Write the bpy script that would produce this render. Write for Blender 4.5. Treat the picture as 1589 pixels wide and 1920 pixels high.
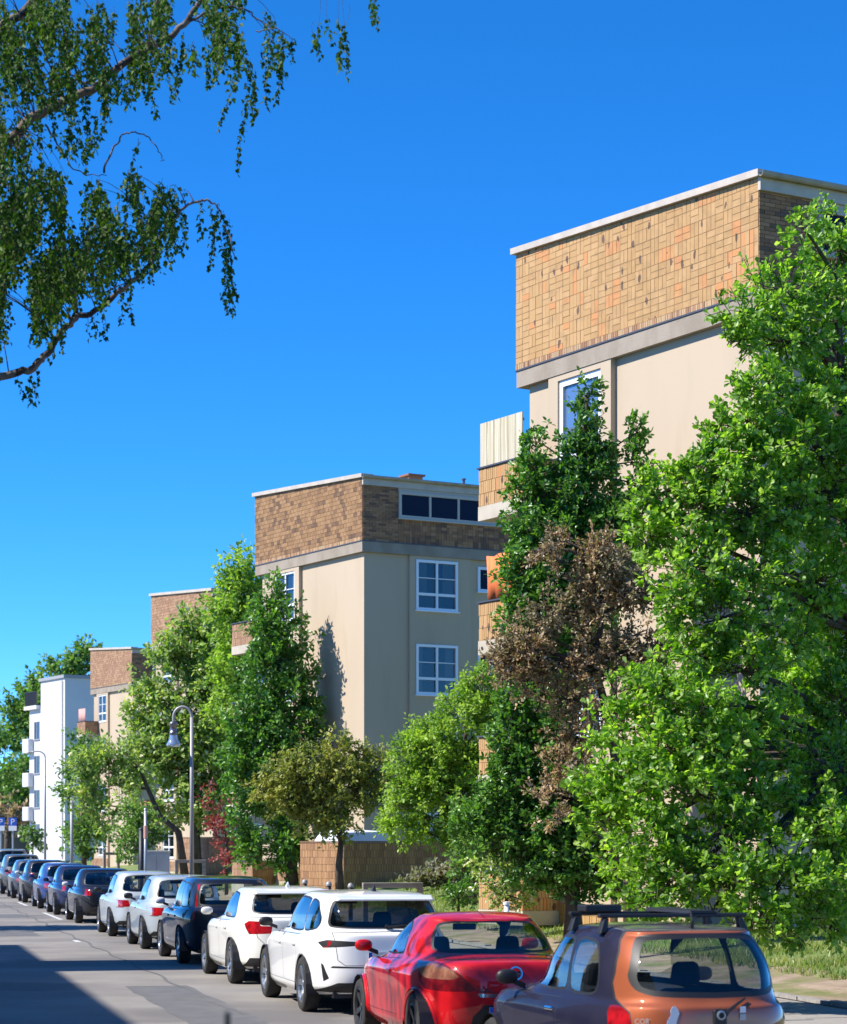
import bpy, bmesh, math, random
import numpy as np
from mathutils import Vector, Matrix, noise
from mathutils.geometry import delaunay_2d_cdt

for o in list(bpy.data.objects): bpy.data.objects.remove(o)
S = bpy.context.scene
COL = S.collection
R = math.radians
rng = np.random.default_rng(7)
random.seed(7)

# ------------------------------------------------------------------ camera
FPX, CX, HY, CH = 4300.0, 794.5, 1588.0, 2.0      # focal length in photo pixels, centre column, horizon row, eye height
cam = bpy.data.cameras.new('camera'); camo = bpy.data.objects.new('camera', cam); COL.objects.link(camo)
camo.location = (0, 0, CH); camo.rotation_euler = (R(90), 0, 0)
cam.sensor_fit = 'VERTICAL'; cam.sensor_height = 36.0; cam.sensor_width = 36.0*1589/1920
cam.lens = 36.0*FPX/1920.0
cam.shift_y = (HY-960.0)/1920.0
cam.clip_start = 0.2; cam.clip_end = 3000
cam.dof.use_dof = True; cam.dof.focus_distance = 36.0; cam.dof.aperture_fstop = 4.2
S.camera = camo

# ------------------------------------------------------------------ sun and sky
SUN = Vector((-0.975, -0.20, 0)).normalized()
EL = R(45)
sdir = Vector((SUN.x*math.cos(EL), SUN.y*math.cos(EL), math.sin(EL)))
w = bpy.data.worlds.new('World'); S.world = w; w.use_nodes = True
nt = w.node_tree; nt.nodes.clear()
wo = nt.nodes.new('ShaderNodeOutputWorld'); bg = nt.nodes.new('ShaderNodeBackground')
sky = nt.nodes.new('ShaderNodeTexSky'); sky.sky_type = 'NISHITA'; sky.sun_disc = False
sky.sun_elevation = EL; sky.sun_rotation = math.atan2(SUN.x, SUN.y)
sky.altitude = 3000; sky.air_density = 0.7; sky.dust_density = 0.0; sky.ozone_density = 10.0
hs = nt.nodes.new('ShaderNodeHueSaturation'); hs.inputs['Saturation'].default_value = 1.16
hs.inputs['Hue'].default_value = 0.4985
gm_ = nt.nodes.new('ShaderNodeGamma'); gm_.inputs[1].default_value = 1.0
nt.links.new(sky.outputs[0], gm_.inputs[0]); nt.links.new(gm_.outputs[0], hs.inputs['Color']); nt.links.new(hs.outputs[0], bg.inputs[0])
bg.inputs[1].default_value = 0.15
nt.links.new(bg.outputs[0], wo.inputs[0])
sl = bpy.data.lights.new('sun', 'SUN'); sl.energy = 3.8; sl.angle = R(0.53); sl.color = (1.0, 0.955, 0.885)
so = bpy.data.objects.new('sun', sl); COL.objects.link(so); so.location = (-30, 10, 40)
so.rotation_euler = (-sdir).to_track_quat('-Z', 'Y').to_euler()
S.view_settings.view_transform = 'Standard'; S.view_settings.look = 'None'
S.view_settings.exposure = 1.05; S.view_settings.gamma = 1.0
S.view_settings.use_curve_mapping = False
S.cycles.max_bounces = 8; S.cycles.diffuse_bounces = 3; S.cycles.glossy_bounces = 4
S.cycles.transmission_bounces = 4; S.cycles.transparent_max_bounces = 12
S.cycles.caustics_reflective = False; S.cycles.caustics_refractive = False

# ------------------------------------------------------------------ frames of reference
TH = math.atan(1019.0/FPX)
UX, UY = -math.sin(TH), math.cos(TH)              # along the street, away from the camera
NX, NY = math.cos(TH), math.sin(TH)               # across the street, to the right
def SLp(lat, al, z=0.0): return Vector((NX*lat+UX*al, NY*lat+UY*al, z))
def lat_al(x, y): return NX*x+NY*y, UX*x+UY*y
def at(px, py, Y): return Vector(((px-CX)/FPX*Y, Y, CH+(HY-py)/FPX*Y))
def sm(t): t = min(1.0, max(0.0, t)); return t*t*(3-2*t)
def gz(lat, al):
    base = 0.12 + sm((lat-11.2)/4.5)*(0.33+0.45*sm((al-42)/26.0))
    return base
def gzxy(x, y): return gz(*lat_al(x, y))

# ------------------------------------------------------------------ materials
def newmat(name):
    m = bpy.data.materials.new(name); m.use_nodes = True
    n = m.node_tree; p = n.nodes['Principled BSDF']
    return m, n, p
def c4(c): return (c[0], c[1], c[2], 1.0)
def mat(name, col, rough=0.6, metal=0.0, col2=None, ns=4.0, nd=6.0, bump=0.0, bs=60.0, coat=0.0, spec=0.5, island=None, lo=0.4, hi=0.62, col3=None, ns3=1.0, lo3=0.55, hi3=0.7, alpha=1.0, stretch=None):
    m, n, p = newmat(name)
    p.inputs['Base Color'].default_value = c4(col); p.inputs['Roughness'].default_value = rough
    p.inputs['Metallic'].default_value = metal; p.inputs['Coat Weight'].default_value = coat
    p.inputs['Coat Roughness'].default_value = 0.03; p.inputs['Specular IOR Level'].default_value = spec
    tc = n.nodes.new('ShaderNodeNewGeometry'); src = tc.outputs['Position']
    if stretch:
        mp = n.nodes.new('ShaderNodeMapping'); mp.inputs['Scale'].default_value = stretch
        n.links.new(src, mp.inputs[0]); src = mp.outputs[0]
    cur = None
    if island:
        g = n.nodes.new('ShaderNodeNewGeometry'); cr = n.nodes.new('ShaderNodeValToRGB')
        cr.color_ramp.interpolation = 'CONSTANT' if len(island) > 3 else 'LINEAR'
        e = cr.color_ramp.elements
        e[0].position = 0; e[0].color = c4(island[0]); e[1].position = (len(island)-1)/len(island) if len(island) > 3 else 1.0; e[1].color = c4(island[-1])
        for k in range(1, len(island)-1):
            x = e.new(k/len(island) if len(island) > 3 else k/(len(island)-1)); x.color = c4(island[k])
        n.links.new(g.outputs['Random Per Island'], cr.inputs[0]); cur = cr.outputs[0]
    def layer(cur, base, c, sc, lo, hi, det):
        tx = n.nodes.new('ShaderNodeTexNoise'); tx.inputs['Scale'].default_value = sc; tx.inputs['Detail'].default_value = det
        n.links.new(src, tx.inputs['Vector'])
        mr = n.nodes.new('ShaderNodeMapRange'); mr.inputs['From Min'].default_value = lo; mr.inputs['From Max'].default_value = hi
        n.links.new(tx.outputs['Fac'], mr.inputs[0])
        mx = n.nodes.new('ShaderNodeMix'); mx.data_type = 'RGBA'
        n.links.new(mr.outputs[0], mx.inputs[0])
        if cur is None: mx.inputs[6].default_value = c4(base)
        else: n.links.new(cur, mx.inputs[6])
        mx.inputs[7].default_value = c4(c)
        return mx.outputs[2]
    if col2: cur = layer(cur, col, col2, ns, lo, hi, nd)
    if col3: cur = layer(cur, col, col3, ns3, lo3, hi3, 5)
    if cur is not None: n.links.new(cur, p.inputs['Base Color'])
    if bump:
        tx = n.nodes.new('ShaderNodeTexNoise'); tx.inputs['Scale'].default_value = bs; tx.inputs['Detail'].default_value = 5
        n.links.new(src, tx.inputs['Vector'])
        b = n.nodes.new('ShaderNodeBump'); b.inputs['Strength'].default_value = bump; b.inputs['Distance'].default_value = 0.02
        n.links.new(tx.outputs['Fac'], b.inputs['Height']); n.links.new(b.outputs[0], p.inputs['Normal'])
    return m
def leafmat(name, cols, trans=0.35, rough=0.42, spec=0.45, tcol=None, nscale=1.3):
    m, n, p = newmat(name)
    g = n.nodes.new('ShaderNodeNewGeometry'); cr = n.nodes.new('ShaderNodeValToRGB'); e = cr.color_ramp.elements
    e[0].color = c4(cols[0]); e[1].color = c4(cols[-1])
    for k in range(1, len(cols)-1): x = e.new(k/(len(cols)-1)); x.color = c4(cols[k])
    n.links.new(g.outputs['Random Per Island'], cr.inputs[0])
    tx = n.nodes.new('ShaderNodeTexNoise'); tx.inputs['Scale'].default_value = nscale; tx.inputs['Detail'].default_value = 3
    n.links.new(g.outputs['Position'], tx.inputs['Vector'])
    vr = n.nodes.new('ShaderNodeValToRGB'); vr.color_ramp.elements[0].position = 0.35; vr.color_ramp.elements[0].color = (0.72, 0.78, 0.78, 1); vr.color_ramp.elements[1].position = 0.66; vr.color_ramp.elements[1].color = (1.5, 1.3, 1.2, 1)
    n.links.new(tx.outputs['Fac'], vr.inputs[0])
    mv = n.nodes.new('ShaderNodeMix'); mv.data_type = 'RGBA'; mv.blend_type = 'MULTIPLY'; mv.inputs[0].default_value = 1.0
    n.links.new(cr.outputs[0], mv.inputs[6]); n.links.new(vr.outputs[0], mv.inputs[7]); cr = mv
    n.links.new(cr.outputs[2], p.inputs['Base Color'])
    p.inputs['Roughness'].default_value = rough; p.inputs['Specular IOR Level'].default_value = spec
    t = n.nodes.new('ShaderNodeBsdfTranslucent')
    hv = n.nodes.new('ShaderNodeMix'); hv.data_type = 'RGBA'; hv.blend_type = 'MULTIPLY'; hv.inputs[0].default_value = 1.0
    n.links.new(cr.outputs[2], hv.inputs[6]); hv.inputs[7].default_value = c4(tcol or (1.7, 1.9, 0.7))
    n.links.new(hv.outputs[2], t.inputs[0])
    mx = n.nodes.new('ShaderNodeMixShader'); mx.inputs[0].default_value = trans
    n.links.new(p.outputs[0], mx.inputs[1]); n.links.new(t.outputs[0], mx.inputs[2])
    n.links.new(mx.outputs[0], n.nodes['Material Output'].inputs['Surface'])
    return m
def glassmat(name, tint, refl=1.0, base=0.06):
    m, n, p = newmat(name); n.nodes.remove(p)
    tr = n.nodes.new('ShaderNodeBsdfTransparent'); tr.inputs[0].default_value = c4(tint)
    gl = n.nodes.new('ShaderNodeBsdfGlossy'); gl.inputs['Roughness'].default_value = 0.015; gl.inputs[0].default_value = (refl, refl, refl, 1)
    lw = n.nodes.new('ShaderNodeLayerWeight'); lw.inputs[0].default_value = 0.5
    pw = n.nodes.new('ShaderNodeMath'); pw.operation = 'POWER'; pw.inputs[1].default_value = 4.0
    n.links.new(lw.outputs['Facing'], pw.inputs[0])
    ma = n.nodes.new('ShaderNodeMath'); ma.operation = 'MULTIPLY_ADD'; ma.inputs[1].default_value = 0.9; ma.inputs[2].default_value = base
    n.links.new(pw.outputs[0], ma.inputs[0])
    mx = n.nodes.new('ShaderNodeMixShader')
    n.links.new(ma.outputs[0], mx.inputs[0]); n.links.new(tr.outputs[0], mx.inputs[1]); n.links.new(gl.outputs[0], mx.inputs[2])
    n.links.new(mx.outputs[0], n.nodes['Material Output'].inputs['Surface'])
    return m
def panemat(name, dark, refl):
    m, n, p = newmat(name)
    p.inputs['Base Color'].default_value = c4(dark); p.inputs['Roughness'].default_value = 1.0; p.inputs['Specular IOR Level'].default_value = 0.0
    gl = n.nodes.new('ShaderNodeBsdfGlossy'); gl.inputs['Roughness'].default_value = 0.02; gl.inputs[0].default_value = (0.9, 0.93, 0.95, 1)
    lw = n.nodes.new('ShaderNodeLayerWeight'); lw.inputs[0].default_value = refl
    mx = n.nodes.new('ShaderNodeMixShader')
    n.links.new(lw.outputs['Fresnel'], mx.inputs[0]); n.links.new(p.outputs[0], mx.inputs[1]); n.links.new(gl.outputs[0], mx.inputs[2])
    n.links.new(mx.outputs[0], n.nodes['Material Output'].inputs['Surface'])
    return m

MT = {}
MT['asphalt'] = mat('asphalt', (0.217, 0.198, 0.177), 0.85, col2=(0.271, 0.248, 0.217), ns=0.6, bump=0.3, bs=90, col3=(0.163, 0.150, 0.138), ns3=0.25, lo3=0.5, hi3=0.62, spec=0.3)
MT['mark'] = mat('road paint', (0.6, 0.6, 0.57), 0.7, col2=(0.3, 0.29, 0.28), ns=9, lo=0.5, hi=0.7)
MT['paving'] = mat('paving slab', (0.30, 0.27, 0.235), 0.85, island=[(0.27, 0.245, 0.21), (0.36, 0.32, 0.275)], col2=(0.22, 0.2, 0.17), ns=7, lo=0.52, hi=0.75, bump=0.2)
MT['kerb'] = mat('kerb granite', (0.32, 0.3, 0.28), 0.8, col2=(0.24, 0.22, 0.2), ns=14, bump=0.3, bs=50)
MT['soil'] = mat('sandy soil', (0.36, 0.27, 0.19), 0.95, col2=(0.25, 0.18, 0.12), ns=2.5, bump=0.8, bs=14, col3=(0.16, 0.17, 0.05), ns3=0.9, lo3=0.5, hi3=0.66)
MT['lawn'] = mat('dry lawn', (0.19, 0.23, 0.05), 0.95, col2=(0.34, 0.27, 0.12), ns=0.55, lo=0.5, hi=0.7, bump=0.7, bs=25, col3=(0.11, 0.17, 0.035), ns3=0.9, lo3=0.42, hi3=0.62)
MT['grass'] = leafmat('grass blades', [(0.10, 0.19, 0.027), (0.17, 0.26, 0.045), (0.30, 0.30, 0.10)], 0.3)
MT['earth'] = mat('earth', (0.2, 0.19, 0.1), 0.95, col2=(0.12, 0.15, 0.05), ns=0.05)
MT['render'] = mat('cream render', (0.50, 0.395, 0.278), 0.92, col2=(0.465, 0.365, 0.256), ns=0.7, lo=0.4, hi=0.7, bump=0.12, bs=120, col3=(0.42, 0.33, 0.23), ns3=1.6, lo3=0.56, hi3=0.9, stretch=(1, 1, 0.22))
MT['slab'] = mat('balcony slab', (0.50, 0.44, 0.35), 0.85, col2=(0.43, 0.38, 0.29), ns=2)
MT['concrete'] = mat('ring beam concrete', (0.33, 0.275, 0.215), 0.9, col2=(0.27, 0.22, 0.165), ns=2.2, bump=0.35, bs=35, col3=(0.30, 0.19, 0.10), ns3=3.0, lo3=0.68, hi3=0.78, stretch=(1, 1, 0.5))
MT['coping'] = mat('coping', (0.52, 0.45, 0.37), 0.6, col2=(0.45, 0.39, 0.32), ns=3)
MT['gutter'] = mat('gutter', (0.38, 0.33, 0.26), 0.6, col2=(0.28, 0.25, 0.2), ns=3)
MT['flash'] = mat('metal flashing', (0.09, 0.09, 0.10), 0.45, metal=0.4)
MT['mortar'] = mat('mortar', (0.39, 0.25, 0.125), 0.95, col2=(0.33, 0.21, 0.11), ns=6)
MT['mortar_dark'] = mat('dark mortar', (0.22, 0.155, 0.10), 0.95)
YB = [(0.46, 0.27, 0.108), (0.44, 0.255, 0.10), (0.48, 0.285, 0.12), (0.435, 0.25, 0.096), (0.53, 0.235, 0.082), (0.51, 0.25, 0.092)]
def chips(m):      # flaked-off spots, dark and small
    n = m.node_tree; p = n.nodes['Principled BSDF']; src = n.nodes.new('ShaderNodeNewGeometry')
    mp = n.nodes.new('ShaderNodeMapping'); mp.inputs['Scale'].default_value = (1.5, 1.5, 0.8); n.links.new(src.outputs['Position'], mp.inputs[0])
    nz = n.nodes.new('ShaderNodeTexNoise'); nz.inputs['Scale'].default_value = 9; n.links.new(mp.outputs[0], nz.inputs['Vector'])
    ad = n.nodes.new('ShaderNodeMix'); ad.data_type = 'RGBA'; ad.inputs[0].default_value = 0.10; n.links.new(mp.outputs[0], ad.inputs[6]); n.links.new(nz.outputs['Color'], ad.inputs[7])
    v = n.nodes.new('ShaderNodeTexVoronoi'); v.inputs['Scale'].default_value = 2.9; n.links.new(ad.outputs[2], v.inputs['Vector'])
    lt = n.nodes.new('ShaderNodeMath'); lt.operation = 'LESS_THAN'; lt.inputs[1].default_value = 0.18; n.links.new(v.outputs['Distance'], lt.inputs[0])
    sx = n.nodes.new('ShaderNodeSeparateColor'); n.links.new(v.outputs['Color'], sx.inputs[0])
    gt = n.nodes.new('ShaderNodeMath'); gt.operation = 'GREATER_THAN'; gt.inputs[1].default_value = 0.25; n.links.new(sx.outputs[0], gt.inputs[0])
    mu = n.nodes.new('ShaderNodeMath'); mu.operation = 'MULTIPLY'; n.links.new(lt.outputs[0], mu.inputs[0]); n.links.new(gt.outputs[0], mu.inputs[1])
    mx = n.nodes.new('ShaderNodeMix'); mx.data_type = 'RGBA'; n.links.new(mu.outputs[0], mx.inputs[0])
    n.links.new(p.inputs['Base Color'].links[0].from_socket, mx.inputs[6]); mx.inputs[7].default_value = (0.13, 0.075, 0.045, 1)
    n.links.new(mx.outputs[2], p.inputs['Base Color']); return m
BR = [chips(mat('yellow brick tile', c, 0.75, col2=tuple(v*0.86 for v in c), ns=5, bump=0.25, bs=40)) for c in YB]
MT['brick1'] = chips(mat('yellow brick tiles', YB[0], 0.75, island=[YB[0], YB[1], YB[2], YB[3], YB[4], YB[0], YB[2]], col2=(0.34, 0.2, 0.09), ns=4, lo=0.55, hi=0.75, bump=0.25, bs=40))
MT['brick2'] = mat('brown brick tiles', (0.310, 0.174, 0.073), 0.7, island=[(0.271, 0.144, 0.056), (0.302, 0.164, 0.067), (0.247, 0.131, 0.050), (0.318, 0.177, 0.073), (0.186, 0.097, 0.041), (0.286, 0.154, 0.059), (0.325, 0.177, 0.073), (0.131, 0.070, 0.033)], col2=(0.232, 0.121, 0.050), ns=3, lo=0.5, hi=0.7, bump=0.25, bs=40)
MT['brick_side'] = mat('dark brown bricks', (0.301, 0.151, 0.075), 0.75, island=[(0.325, 0.157, 0.070), (0.264, 0.127, 0.058), (0.360, 0.182, 0.083), (0.229, 0.112, 0.058), (0.301, 0.147, 0.066), (0.157, 0.081, 0.050), (0.395, 0.203, 0.099)], bump=0.25, bs=40)
MT['soldier'] = mat('soldier course', (0.375, 0.225, 0.120), 0.75, island=[(0.375, 0.195, 0.098), (0.413, 0.270, 0.150), (0.300, 0.150, 0.075), (0.450, 0.300, 0.150)])
MT['brick3'] = mat('red brown bricks', (0.340, 0.204, 0.122), 0.8, island=[(0.313, 0.173, 0.095), (0.367, 0.211, 0.119), (0.286, 0.156, 0.085), (0.340, 0.197, 0.109), (0.394, 0.238, 0.136)], col2=(0.272, 0.143, 0.082), ns=1.6, lo=0.5, hi=0.75)
MT['winframe'] = mat('white window frame', (0.78, 0.80, 0.84), 0.35)
MT['pane'] = panemat('window pane', (0.022, 0.024, 0.028), 0.30)
MT['pane_dark'] = panemat('dark window pane', (0.015, 0.022, 0.045), 0.12)
MT['winglass'] = glassmat('window glass', (0.62, 0.66, 0.66), 0.9, 0.05)
MT['glass_mid'] = glassmat('car side glass', (0.42, 0.46, 0.46))
MT['room'] = mat('painted room darkness', (0.03, 0.028, 0.026), 0.95, col2=(0.075, 0.06, 0.05), ns=1.1, lo=0.45, hi=0.6)  # darkness of the unlit interior, put into the colour
MT['cream_frame'] = mat('cream frame', (0.50, 0.44, 0.37), 0.6)
MT['curtain'] = mat('curtain', (0.34, 0.31, 0.28), 0.9)
MT['white'] = mat('white render', (0.66, 0.66, 0.66), 0.85, col2=(0.6, 0.6, 0.61), ns=0.4)
MT['greyroof'] = mat('grey roof edge', (0.3, 0.31, 0.33), 0.6)
MT['railing'] = mat('dark railing', (0.05, 0.05, 0.055), 0.5, metal=0.5)
MT['wood_pale'] = mat('pale board', (0.55, 0.50, 0.36), 0.8, col2=(0.45, 0.38, 0.24), ns=1.5, stretch=(14, 14, 0.4), col3=(0.66, 0.64, 0.56), ns3=2.0)
MT['orange_cloth'] = mat('orange cloth', (0.85, 0.23, 0.07), 0.85, col2=(0.68, 0.15, 0.045), ns=2, stretch=(9, 9, 0.15))
MT['bark'] = mat('bark', (0.10, 0.075, 0.055), 0.95, col2=(0.05, 0.04, 0.03), ns=9, bump=0.7, bs=30, stretch=(1, 1, 0.3))
MT['bark_pale'] = mat('grey bark', (0.2, 0.165, 0.13), 0.95, col2=(0.11, 0.09, 0.07), ns=9, bump=0.6, bs=30)
MT['birch'] = mat('birch bark', (0.20, 0.155, 0.12), 0.9, col2=(0.045, 0.034, 0.027), ns=7, lo=0.46, hi=0.56, bump=0.4, bs=30, col3=(0.22, 0.16, 0.12), ns3=2.5, lo3=0.5, hi3=0.7)
MT['twig'] = mat('twig', (0.09, 0.06, 0.045), 0.9)
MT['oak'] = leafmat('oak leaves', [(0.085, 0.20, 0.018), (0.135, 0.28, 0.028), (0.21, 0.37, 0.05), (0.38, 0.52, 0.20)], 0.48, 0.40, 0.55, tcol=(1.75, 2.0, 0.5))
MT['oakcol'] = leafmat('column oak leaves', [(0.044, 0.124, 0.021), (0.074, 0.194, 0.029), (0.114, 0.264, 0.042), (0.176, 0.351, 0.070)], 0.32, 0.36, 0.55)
MT['brownleaf'] = leafmat('withered leaves', [(0.21, 0.15, 0.085), (0.33, 0.245, 0.15), (0.17, 0.20, 0.055), (0.45, 0.36, 0.245), (0.26, 0.19, 0.11), (0.58, 0.50, 0.38)], 0.28, 0.6, 0.3, tcol=(1.3, 1.2, 0.8))
MT['lightleaf'] = leafmat('light green leaves', [(0.165, 0.299, 0.044), (0.239, 0.389, 0.060), (0.329, 0.463, 0.090)], 0.38, 0.5, 0.4)
MT['limeleaf'] = leafmat('pale green leaves', [(0.139, 0.248, 0.046), (0.217, 0.342, 0.070), (0.294, 0.419, 0.124), (0.466, 0.528, 0.265)], 0.35, 0.5, 0.4)
MT['goldleaf'] = leafmat('olive gold leaves', [(0.16, 0.23, 0.045), (0.23, 0.29, 0.06), (0.34, 0.34, 0.10), (0.19, 0.26, 0.05)], 0.32, 0.5, 0.4, tcol=(1.5, 1.6, 0.6))
MT['redleaf'] = leafmat('red leaves', [(0.182, 0.046, 0.046), (0.273, 0.078, 0.072), (0.351, 0.130, 0.117)], 0.3, 0.5, 0.4, tcol=(1.8, 1.0, 0.9))
MT['farleaf'] = leafmat('far leaves', [(0.083, 0.177, 0.043), (0.130, 0.260, 0.059), (0.189, 0.331, 0.083)], 0.3, 0.5, 0.4)
MT['birchleaf'] = leafmat('birch leaves', [(0.031, 0.072, 0.012), (0.054, 0.114, 0.017), (0.090, 0.168, 0.024)], 0.30, 0.5, 0.15, tcol=(1.5, 1.8, 0.5))
MT['blossom'] = leafmat('blossom', [(0.75, 0.72, 0.6), (0.85, 0.83, 0.78)], 0.3, 0.6, 0.3, tcol=(1, 1, 1))
MT['lavender'] = leafmat('grey green stems', [(0.2, 0.21, 0.17), (0.26, 0.25, 0.24), (0.16, 0.2, 0.1)], 0.3, 0.7, 0.2)
MT['steel'] = mat('galvanised steel', (0.38, 0.39, 0.4), 0.45, metal=0.6)
MT['greypaint'] = mat('grey painted metal', (0.33, 0.32, 0.32), 0.5, metal=0.2)
MT['cabinet'] = mat('cabinet grey', (0.58, 0.58, 0.56), 0.6, col2=(0.5, 0.5, 0.48), ns=2)
MT['timber'] = mat('weathered timber', (0.33, 0.29, 0.24), 0.85, col2=(0.24, 0.2, 0.16), ns=3, stretch=(1, 1, 6))
MT['chrome'] = mat('chrome', (0.75, 0.76, 0.78), 0.12, metal=1.0)
MT['blue_sign'] = mat('sign blue', (0.01, 0.09, 0.5), 0.4)
MT['white_paint'] = mat('white paint', (0.8, 0.8, 0.8), 0.45)
MT['black'] = mat('black plastic', (0.014, 0.014, 0.016), 0.5)
MT['trim'] = mat('interior trim', (0.012, 0.012, 0.014), 0.85)
MT['seat'] = mat('seat cloth', (0.03, 0.032, 0.04), 0.9)
MT['tyre'] = mat('tyre rubber', (0.018, 0.018, 0.019), 0.85, col2=(0.035, 0.033, 0.03), ns=8)
MT['alloy'] = mat('alloy rim', (0.42, 0.43, 0.45), 0.3, metal=0.85)
MT['steelrim'] = mat('dark rim', (0.045, 0.045, 0.05), 0.4, metal=0.4)
MT['glass'] = glassmat('car glass', (0.80, 0.86, 0.84))
MT['glass_dark'] = glassmat('tinted car glass', (0.16, 0.18, 0.19))
MT['redlamp'] = mat('red lamp lens', (0.45, 0.006, 0.010), 0.12, coat=1.0, col2=(0.22, 0.003, 0.006), ns=14)
MT['smokelamp'] = mat('clear lamp lens', (0.20, 0.07, 0.04), 0.12, coat=1.0, col2=(0.30, 0.14, 0.08), ns=12)
MT['darklamp'] = mat('dark red lens', (0.22, 0.006, 0.008), 0.12, coat=1.0, col2=(0.12, 0.004, 0.006), ns=12)
MT['headlamp'] = mat('headlamp', (0.6, 0.62, 0.65), 0.08, coat=1.0, metal=0.5)
MT['plate'] = mat('number plate', (0.75, 0.75, 0.72), 0.4)
MT['tarp'] = mat('white tarpaulin', (0.7, 0.73, 0.78), 0.6)
def paint(name, c, metal=0.0, rough=0.32, flakes=None):
    return mat(name, c, 0.5, metal=metal, coat=1.0, col2=flakes, ns=3, lo=0.45, hi=0.75, spec=0.1)

# ------------------------------------------------------------------ scene helpers
def tag(o, label=None, cat=None, group=None, kind=None):
    if label: o['label'] = label
    if cat: o['category'] = cat
    if group: o['group'] = group
    if kind: o['kind'] = kind
    return o
def empty(name, loc=(0, 0, 0), rz=0.0):
    o = bpy.data.objects.new(name, None); COL.objects.link(o); o.location = loc; o.rotation_euler = (0, 0, rz)
    o.empty_display_size = 0.2
    return o
def link(name, me, parent=None, loc=None):
    o = bpy.data.objects.new(name, me); COL.objects.link(o)
    if parent is not None: o.parent = parent
    if loc is not None: o.location = loc
    return o
class MB:
    def __init__(s): s.v = []; s.f = []; s.mi = []; s.cur = 0
    def add(s, vs, fs):
        b = len(s.v); s.v.extend([tuple(q) for q in vs])
        for f in fs: s.f.append([i+b for i in f]); s.mi.append(s.cur)
        return s
    def box(s, x0, x1, y0, y1, z0, z1):
        return s.add([(x0, y0, z0), (x1, y0, z0), (x1, y1, z0), (x0, y1, z0), (x0, y0, z1), (x1, y0, z1), (x1, y1, z1), (x0, y1, z1)],
                     [(0, 3, 2, 1), (4, 5, 6, 7), (0, 1, 5, 4), (1, 2, 6, 5), (2, 3, 7, 6), (3, 0, 4, 7)])
    def hexa(s, p):      # eight corner points, bottom four then top four
        return s.add(p, [(0, 3, 2, 1), (4, 5, 6, 7), (0, 1, 5, 4), (1, 2, 6, 5), (2, 3, 7, 6), (3, 0, 4, 7)])
    def tube(s, pts, rad, n=6, cap=True):
        pts = [Vector(p) for p in pts]
        if not hasattr(rad, '__len__'): rad = [rad]*len(pts)
        ref = None; vs = []
        for i, p in enumerate(pts):
            d = (pts[min(i+1, len(pts)-1)]-pts[max(i-1, 0)])
            if d.length < 1e-9: d = Vector((0, 0, 1))
            d.normalize()
            if ref is None: ref = Vector((1, 0, 0)) if abs(d.x) < 0.8 else Vector((0, 1, 0))
            a = (ref-d*ref.dot(d)).normalized(); ref = a; b = d.cross(a)
            for k in range(n):
                t = 2*math.pi*k/n; vs.append(p+(a*math.cos(t)+b*math.sin(t))*rad[i])
        fs = []
        for i in range(len(pts)-1):
            for k in range(n): k2 = (k+1) % n; fs.append((i*n+k, i*n+k2, (i+1)*n+k2, (i+1)*n+k))
        if cap: fs.append(tuple(range(n-1, -1, -1))); fs.append(tuple(range((len(pts)-1)*n, len(pts)*n)))
        return s.add(vs, fs)
    def lathe(s, prof, n=24, M=None):      # profile of (r, z) about z
        vs = []; fs = []
        for r, z in prof:
            for k in range(n):
                t = 2*math.pi*k/n; q = Vector((r*math.cos(t), r*math.sin(t), z)); vs.append(M @ q if M else q)
        for i in range(len(prof)-1):
            for k in range(n): k2 = (k+1) % n; fs.append((i*n+k, i*n+k2, (i+1)*n+k2, (i+1)*n+k))
        return s.add(vs, fs)
    def prism(s, poly, d0, d1, axis='x'):   # polygon in the other two axes, extruded
        def mk(p, d): return {'x': (d, p[0], p[1]), 'y': (p[0], d, p[1]), 'z': (p[0], p[1], d)}[axis]
        n = len(poly); vs = [mk(p, d0) for p in poly]+[mk(p, d1) for p in poly]
        fs = [tuple(range(n-1, -1, -1)), tuple(range(n, 2*n))]+[(i, (i+1) % n, n+(i+1) % n, n+i) for i in range(n)]
        return s.add(vs, fs)
    def mesh(s, name, mats, smooth=False):
        me = bpy.data.meshes.new(name); me.from_pydata(s.v, [], s.f)
        if not isinstance(mats, (list, tuple)): mats = [mats]
        for m in mats: me.materials.append(m)
        if len(mats) > 1: me.polygons.foreach_set('material_index', s.mi)
        bm = bmesh.new(); bm.from_mesh(me); bmesh.ops.recalc_face_normals(bm, faces=bm.faces); bm.to_mesh(me); bm.free()
        if smooth: me.polygons.foreach_set('use_smooth', [True]*len(me.polygons))
        me.update(); return me
    def build(s, name, mats, parent=None, smooth=False, bevel=0.0, loc=None):
        o = link(name, s.mesh(name, mats, smooth), parent, loc)
        if bevel:
            b = o.modifiers.new('bevel', 'BEVEL'); b.width = bevel; b.segments = 2; b.limit_method = 'ANGLE'
        return o
def npmesh(name, V, F, mats, nper, smooth=False):      # V (n,3), F (m,nper)
    me = bpy.data.meshes.new(name)
    V = np.asarray(V, dtype=np.float32); F = np.asarray(F, dtype=np.int32)
    me.vertices.add(len(V)); me.vertices.foreach_set('co', V.ravel())
    me.loops.add(F.size); me.loops.foreach_set('vertex_index', F.ravel())
    me.polygons.add(len(F)); me.polygons.foreach_set('loop_start', np.arange(0, F.size, nper, dtype=np.int32))
    me.polygons.foreach_set('loop_total', np.full(len(F), nper, dtype=np.int32))
    for m in (mats if isinstance(mats, (list, tuple)) else [mats]): me.materials.append(m)
    if smooth: me.polygons.foreach_set('use_smooth', np.ones(len(F), dtype=bool))
    me.update(calc_edges=True); me.validate(); return me

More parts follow.
